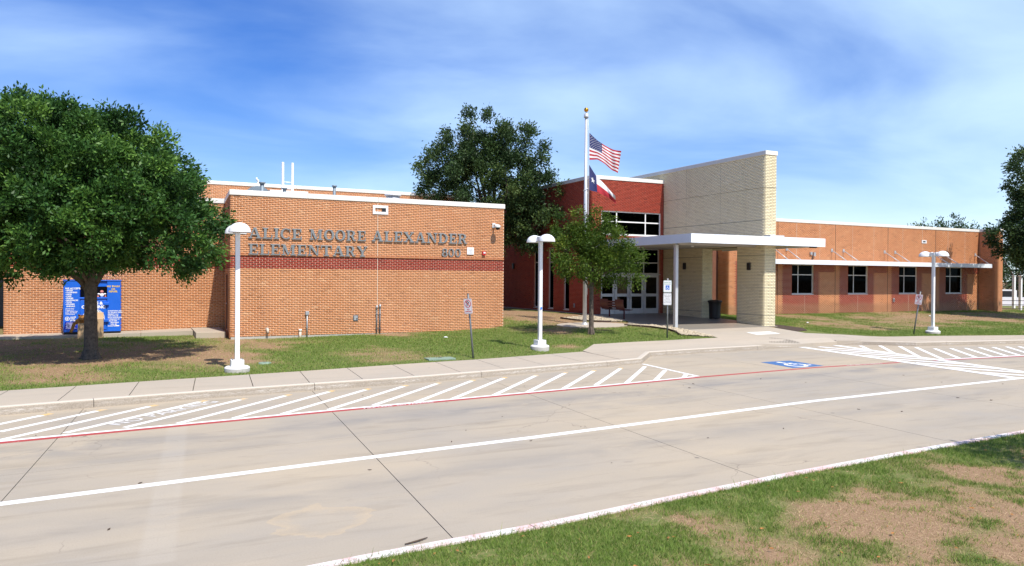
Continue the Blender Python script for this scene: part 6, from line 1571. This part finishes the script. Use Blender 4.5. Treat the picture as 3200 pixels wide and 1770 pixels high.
tree('live_oak_tree', 'tall loose dark tree rising behind the lettered wing', (17.75, 38.3, 0.2), 4.0, 0.22,
     [(*RT(-0.1), 7.4, 2.7, 2.6, 2.6, 0.9), (*RT(-0.9), 9.7, 1.8, 1.8, 1.6, 0.45), (*RT(0.9), 9.5, 1.5, 1.5, 1.5, 0.35), (*RT(-2.6), 8.6, 1.5, 1.4, 1.0, 0.3), (*RT(-3.3), 7.4, 1.1, 1.0, 0.7, 0.15), (*RT(2.1), 7.0, 1.7, 1.6, 1.3, 0.35), (*RT(2.6), 5.2, 1.5, 1.5, 1.2, 0.3), (*RT(0.7), 4.9, 1.7, 1.6, 1.4, 0.25), (0.2, 0, 6.2, 2.2, 2.0, 2.2, 0.3)], 190, 14, 27, 0.165, 'leaf_dark', twig=0.42, limbs=22, rough=0.2)
tree('young_oak_tree', 'small round young tree on the lawn beside the flagpole', (15.609, 24.662, 0.40), 1.9, 0.088,
     [(*RT(0.05), 2.95, 1.3, 1.3, 0.95, 1.0), (*RT(-0.65), 3.45, 0.8, 0.8, 0.75, 0.35), (*RT(0.95), 2.75, 0.85, 0.8, 0.65, 0.35), (*RT(0.2), 3.7, 0.8, 0.8, 0.6, 0.25), (*RT(-1.1), 4.1, 0.14, 0.14, 0.40, 0.05), (*RT(-0.35), 4.3, 0.14, 0.14, 0.36, 0.05), (*RT(0.25), 4.35, 0.18, 0.18, 0.3, 0.05)], 105, 10, 22, 0.10, 'leaf_young', flare=1.15, twig=0.30, limbs=22, rough=0.26, core=0.2)
tree('roadside_tree', 'dark leafy tree reaching in at the right edge of the photo', (48.9, 25.6, 0.3), 3.4, 0.2,
     [(*RT(0.0), 5.2, 3.3, 3.0, 2.3, 1.0), (*RT(0.6), 8.0, 2.7, 2.4, 2.6, 0.6), (*RT(-1.4), 4.4, 1.9, 1.8, 1.3, 0.35), (*RT(-1.2), 7.4, 1.5, 1.3, 0.9, 0.2), (*RT(-0.8), 9.2, 1.5, 1.3, 0.6, 0.15)], 170, 13, 26, 0.19, 'leaf_dark', twig=0.42, limbs=18, rough=0.22)
tree('background_tree', 'wide green tree showing above the classroom wing roof', (81.5, 55, 0.3), 4.0, 0.25,
     [(0, 0, 6.0, 4.4, 4.0, 3.0, 1.0), (-3.0, 0, 5.6, 2.6, 2.5, 2.2, 0.4)], 80, 9, 18, 0.27, 'leaf_dark', group='trees beyond the school', twig=0.55, rough=0.14)
tree('background_tree', 'smaller tree showing above the far end of the classroom wing', (95.0, 60, 0.3), 4.0, 0.22,
     [(0, 0, 6.4, 2.8, 2.8, 3.0, 1.0), (2.2, 0, 5.8, 2.2, 2.2, 2.2, 0.4)], 65, 8, 16, 0.27, 'leaf_dark', group='trees beyond the school', twig=0.55, rough=0.18)
for i, (x, y, h_, lb) in enumerate(((72, 41, 6.2, 'dark bushy tree behind the white posts, nearest the end wall'), (79, 43, 7.0, 'dark tree behind the railing, farther back to the right'), (75, 37, 6.5, 'dark tree behind the railing at the right edge of the photo'))):
    tree('background_tree', lb, (x, y, 0.1), 1.6, 0.2, [(0, 0, h_ * 0.52, 3.4, 3.2, h_ * 0.48, 1.0)], 55, 8, 14, 0.26, 'leaf_dark', group='trees beyond the school', twig=0.55, rough=0.18)
tree('island_tree', 'tree on the near island just off the right edge, shading the kerb', (12.3, 2.9, 0.15), 1.7, 0.10,
     [(0, 0, 3.3, 1.5, 1.5, 1.1, 1.0)], 60, 9, 18, 0.13, 'leaf_young', twig=0.35, rough=0.2, core=0.2)

# ------------------------------------------------------------------ grass
def project(x, y, z):
    vx, vy, vz = x, y, z - CAM_H
    Z = vx * f2.x + vy * f2.y + vz * f2.z
    return 1600 + 2350 * (vx * cr.x + vy * cr.y + vz * cr.z) / Z, 885 - 2350 * (vx * cu.x + vy * cu.y + vz * cu.z) / Z, Z
def grass(name, label, X, Y, Zf, h, wd, dry):
    n = len(X); Z = np.array([Zf(a, b) for a, b in zip(X, Y)])
    tint = np.clip(rng.normal(0.42, 0.2, n) + dry, 0, 1); flat = tint > 0.76
    a = rng.random(n) * 2 * math.pi; ln_ = rng.normal(0, 0.55, (n, 2)) * np.where(flat, 2.4, 1.0)[:, None]; hh = h * (0.5 + rng.random(n)) * np.where(rng.random(n) < 0.03, 2.1, 1.0)
    w_ = wd * (0.6 + 0.8 * rng.random(n))
    dx, dy = np.cos(a) * w_ / 2, np.sin(a) * w_ / 2
    v = np.zeros((n, 3, 3)); v[:, 0] = np.stack([X - dx, Y - dy, Z - 0.004], 1); v[:, 1] = np.stack([X + dx, Y + dy, Z - 0.004], 1)
    v[:, 2] = np.stack([X + ln_[:, 0] * hh, Y + ln_[:, 1] * hh, Z + hh * np.where(flat, 0.3, 0.9)], 1)
    me = npmesh(name, v.reshape(-1, 3), tris=np.arange(n * 3).reshape(n, 3), mat='grass_blade', attr=np.repeat(tint, 3))
    o = bpy.data.objects.new(name, me); link(o); return tag(o, label, 'grass', kind='stuff')
def scatter(n, x0, x1, y0, y1, ok, cov):
    X = rng.uniform(x0, x1, n); Y = rng.uniform(y0, y1, n)
    m_ = np.array([ok(a, b) for a, b in zip(X, Y)]); X, Y = X[m_], Y[m_]
    return X, Y
# coarse cover table so that density follows the bare patches
def table(x0, x1, y0, y1, st):
    xs = np.arange(x0, x1 + st, st); ys = np.arange(y0, y1 + st, st)
    return xs, ys, np.array([[cover(a, b) for b in ys] for a in xs])
def lookup(T, X, Y):
    xs, ys, V = T; st = xs[1] - xs[0]
    i = np.clip(((X - xs[0]) / st).astype(int), 0, len(xs) - 2); j = np.clip(((Y - ys[0]) / st).astype(int), 0, len(ys) - 2)
    fx = np.clip((X - xs[0]) / st - i, 0, 1); fy = np.clip((Y - ys[0]) / st - j, 0, 1)
    return V[i, j] * (1 - fx) * (1 - fy) + V[i + 1, j] * fx * (1 - fy) + V[i, j + 1] * (1 - fx) * fy + V[i + 1, j + 1] * fx * fy
# island
Ti = table(-0.5, 22, 2.0, 8.6, 0.06)
n = 900000; X = rng.uniform(-0.5, 22, n); Y = rng.uniform(2.0, 8.6, n)
yk = np.interp(X, [p[0] for p in isl_in], [p[1] for p in isl_in]); px, py, pz = project(X, Y, 0.15)
k = (Y < yk + 0.035) & (pz > 0.5) & (px > 500) & (px < 3700) & (py < 2150) & (py > 1100)
cv = lookup(Ti, X, Y); dist = np.sqrt(X ** 2 + Y ** 2)
k &= rng.random(n) < np.clip((cv - 0.10) * 1.5, 0.20, 1.0) * np.clip(9.5 / dist, 0.25, 1.0)
X, Y, cv = X[k], Y[k], cv[k]
grass('island_grass', 'short green grass with bare soil patches on the near island', X, Y, lambda x, y: 0.135 + 0.02 * min(3, max(0, 6.4 - y)), 0.040, 0.0068, np.clip((0.56 - cv) * 1.35, -0.08, 0.5))
# lawns before the school
Tl = table(-9, 56, 17, 36, 0.2)
n = 620000; X = rng.uniform(-9, 56, n); Y = rng.uniform(18, 34, n)
ysb = np.interp(X, SWX[:8] + [14.2, 20.1, 25.2, 26.0, 28.4, 30.7, 35.65, 56], SWY[:8] + [22.3, 22.6, 23.3, 22.85, 21.85, 21.55, 20.15, 16.8])
k = (Y > ysb + 0.02)
k &= ~((X > 3.0) & (X < 13.95) & (Y > 28.95)) & ~((X < 3.1) & (Y > 31.1)) & ~((X > 1.8) & (X < 3.0) & (Y > 29.7)) & ~((X > 20.6) & (X < 26.35) & (Y > 22.5)) & ~((X > 29.2) & (Y > 31.95))
for poly in (porch, bedA, bedB, [(25.30, 23.5), (26.1, 23.7), (26.6, 24.4), (26.5, 25.9), (26.05, 26.3), (26.0, 25.25), (25.35, 24.85)], walk):
    xs_p = [p[0] for p in poly]; ys_p = [p[1] for p in poly]
    idx = np.where(k & (X > min(xs_p)) & (X < max(xs_p)) & (Y > min(ys_p)) & (Y < max(ys_p)))[0]
    for i in idx:
        if inpoly(X[i], Y[i], poly): k[i] = False
k &= ((X - padc[0]) / 1.74) ** 2 + ((Y - padc[1]) / 1.07) ** 2 > 1
px, py, pz = project(X, Y, 0.3); k &= (px > -250) & (px < 3450)
cv = lookup(Tl, X, Y)
k &= rng.random(n) < np.clip((cv - 0.02) * 1.6, 0.25, 1.0)
X, Y, cv = X[k], Y[k], cv[k]
grass('lawn_grass', 'mown green lawn with dry patches between the sidewalk and the school', X, Y, gz, 0.045, 0.017, np.clip((0.60 - cv) * 1.25, -0.06, 0.5))

# ------------------------------------------------------------------ litter and twigs
t_ = empty('fallen_twig', (2.43, 6.98, 0.005), label='brown twig lying on the drive by the painted island kerb', cat='twig')
q = MB(); q.tube([(-0.13, -0.03, 0.01), (0, 0.0, 0.012), (0.13, 0.055, 0.01)], [0.006, 0.009, 0.005], 6); q.build('stick', 'twig', t_)
q = MB(); q.tube([(0.02, 0.005, 0.012), (0.06, -0.02, 0.014)], [0.004, 0.002], 5); q.build('side_shoot', 'twig', t_)
rl = random.Random(5)
lit = MB()
for i in range(38):    # scattered leaves and grit on the drive
    x, y = rl.uniform(-2, 20), rl.uniform(7.3, 16.5)
    if y < 7.3 + 0.07 * x: continue
    a = rl.uniform(0, 6.28); s_ = rl.uniform(0.014, 0.035); M_ = Matrix.Translation((x, y, 0.006)) @ Matrix.Rotation(a, 4, 'Z')
    lit.prism([(-s_, 0), (0, -s_ * 0.35), (s_, 0), (0, s_ * 0.35)], 0, rl.uniform(0.003, 0.012), M_)
lf = MB()
for i in range(200):   # dry leaves on the island
    x, y = rl.uniform(1, 14), rl.uniform(3, 7.2)
    if y > float(np.interp(x, [p[0] for p in isl_in], [p[1] for p in isl_in])): continue
    a = rl.uniform(0, 6.28); s_ = rl.uniform(0.014, 0.034); M_ = Matrix.Translation((x, y, 0.15 + 0.02 * min(3, max(0, 6.4 - y)) + rl.uniform(0.005, 0.03))) @ Matrix.Rotation(a, 4, 'Z') @ Matrix.Rotation(rl.uniform(-0.6, 0.6), 4, 'X')
    lf.prism([(-s_, 0), (-s_ * 0.3, -s_ * 0.4), (s_, 0), (-s_ * 0.2, s_ * 0.42)], 0, 0.002, M_)
tag(lf.build('fallen_leaves', 'plush_brown'), 'dry tan leaves fallen on the near island grass', 'leaves', kind='stuff')
o = lit.build('leaf_litter', 'twig'); tag(o, 'small dry leaves scattered over the concrete drive', 'leaf litter', kind='stuff')
for (x, y, lb) in ((30.2, 27.4, 'white scrap of litter on the lawn before the classroom wing, left'), (42.0, 29.0, 'white scrap of litter on the bare lawn near the wall'), (10.2, 26.2, 'white scrap of paper on the lawn below the number 800')):
    t_ = empty('litter_scrap', (x, y, gz(x, y)), label=lb, cat='litter')
    q = MB(); q.ball((0, 0, 0.03), 0.06, 6, 1.3, 0.8, 0.5); q.build('paper', 'litter', t_)
    q = MB(); q.ball((0.07, 0.02, 0.02), 0.035, 6, 1.1, 0.8, 0.5); q.build('corner', 'litter', t_)

sc.render.engine = 'CYCLES'
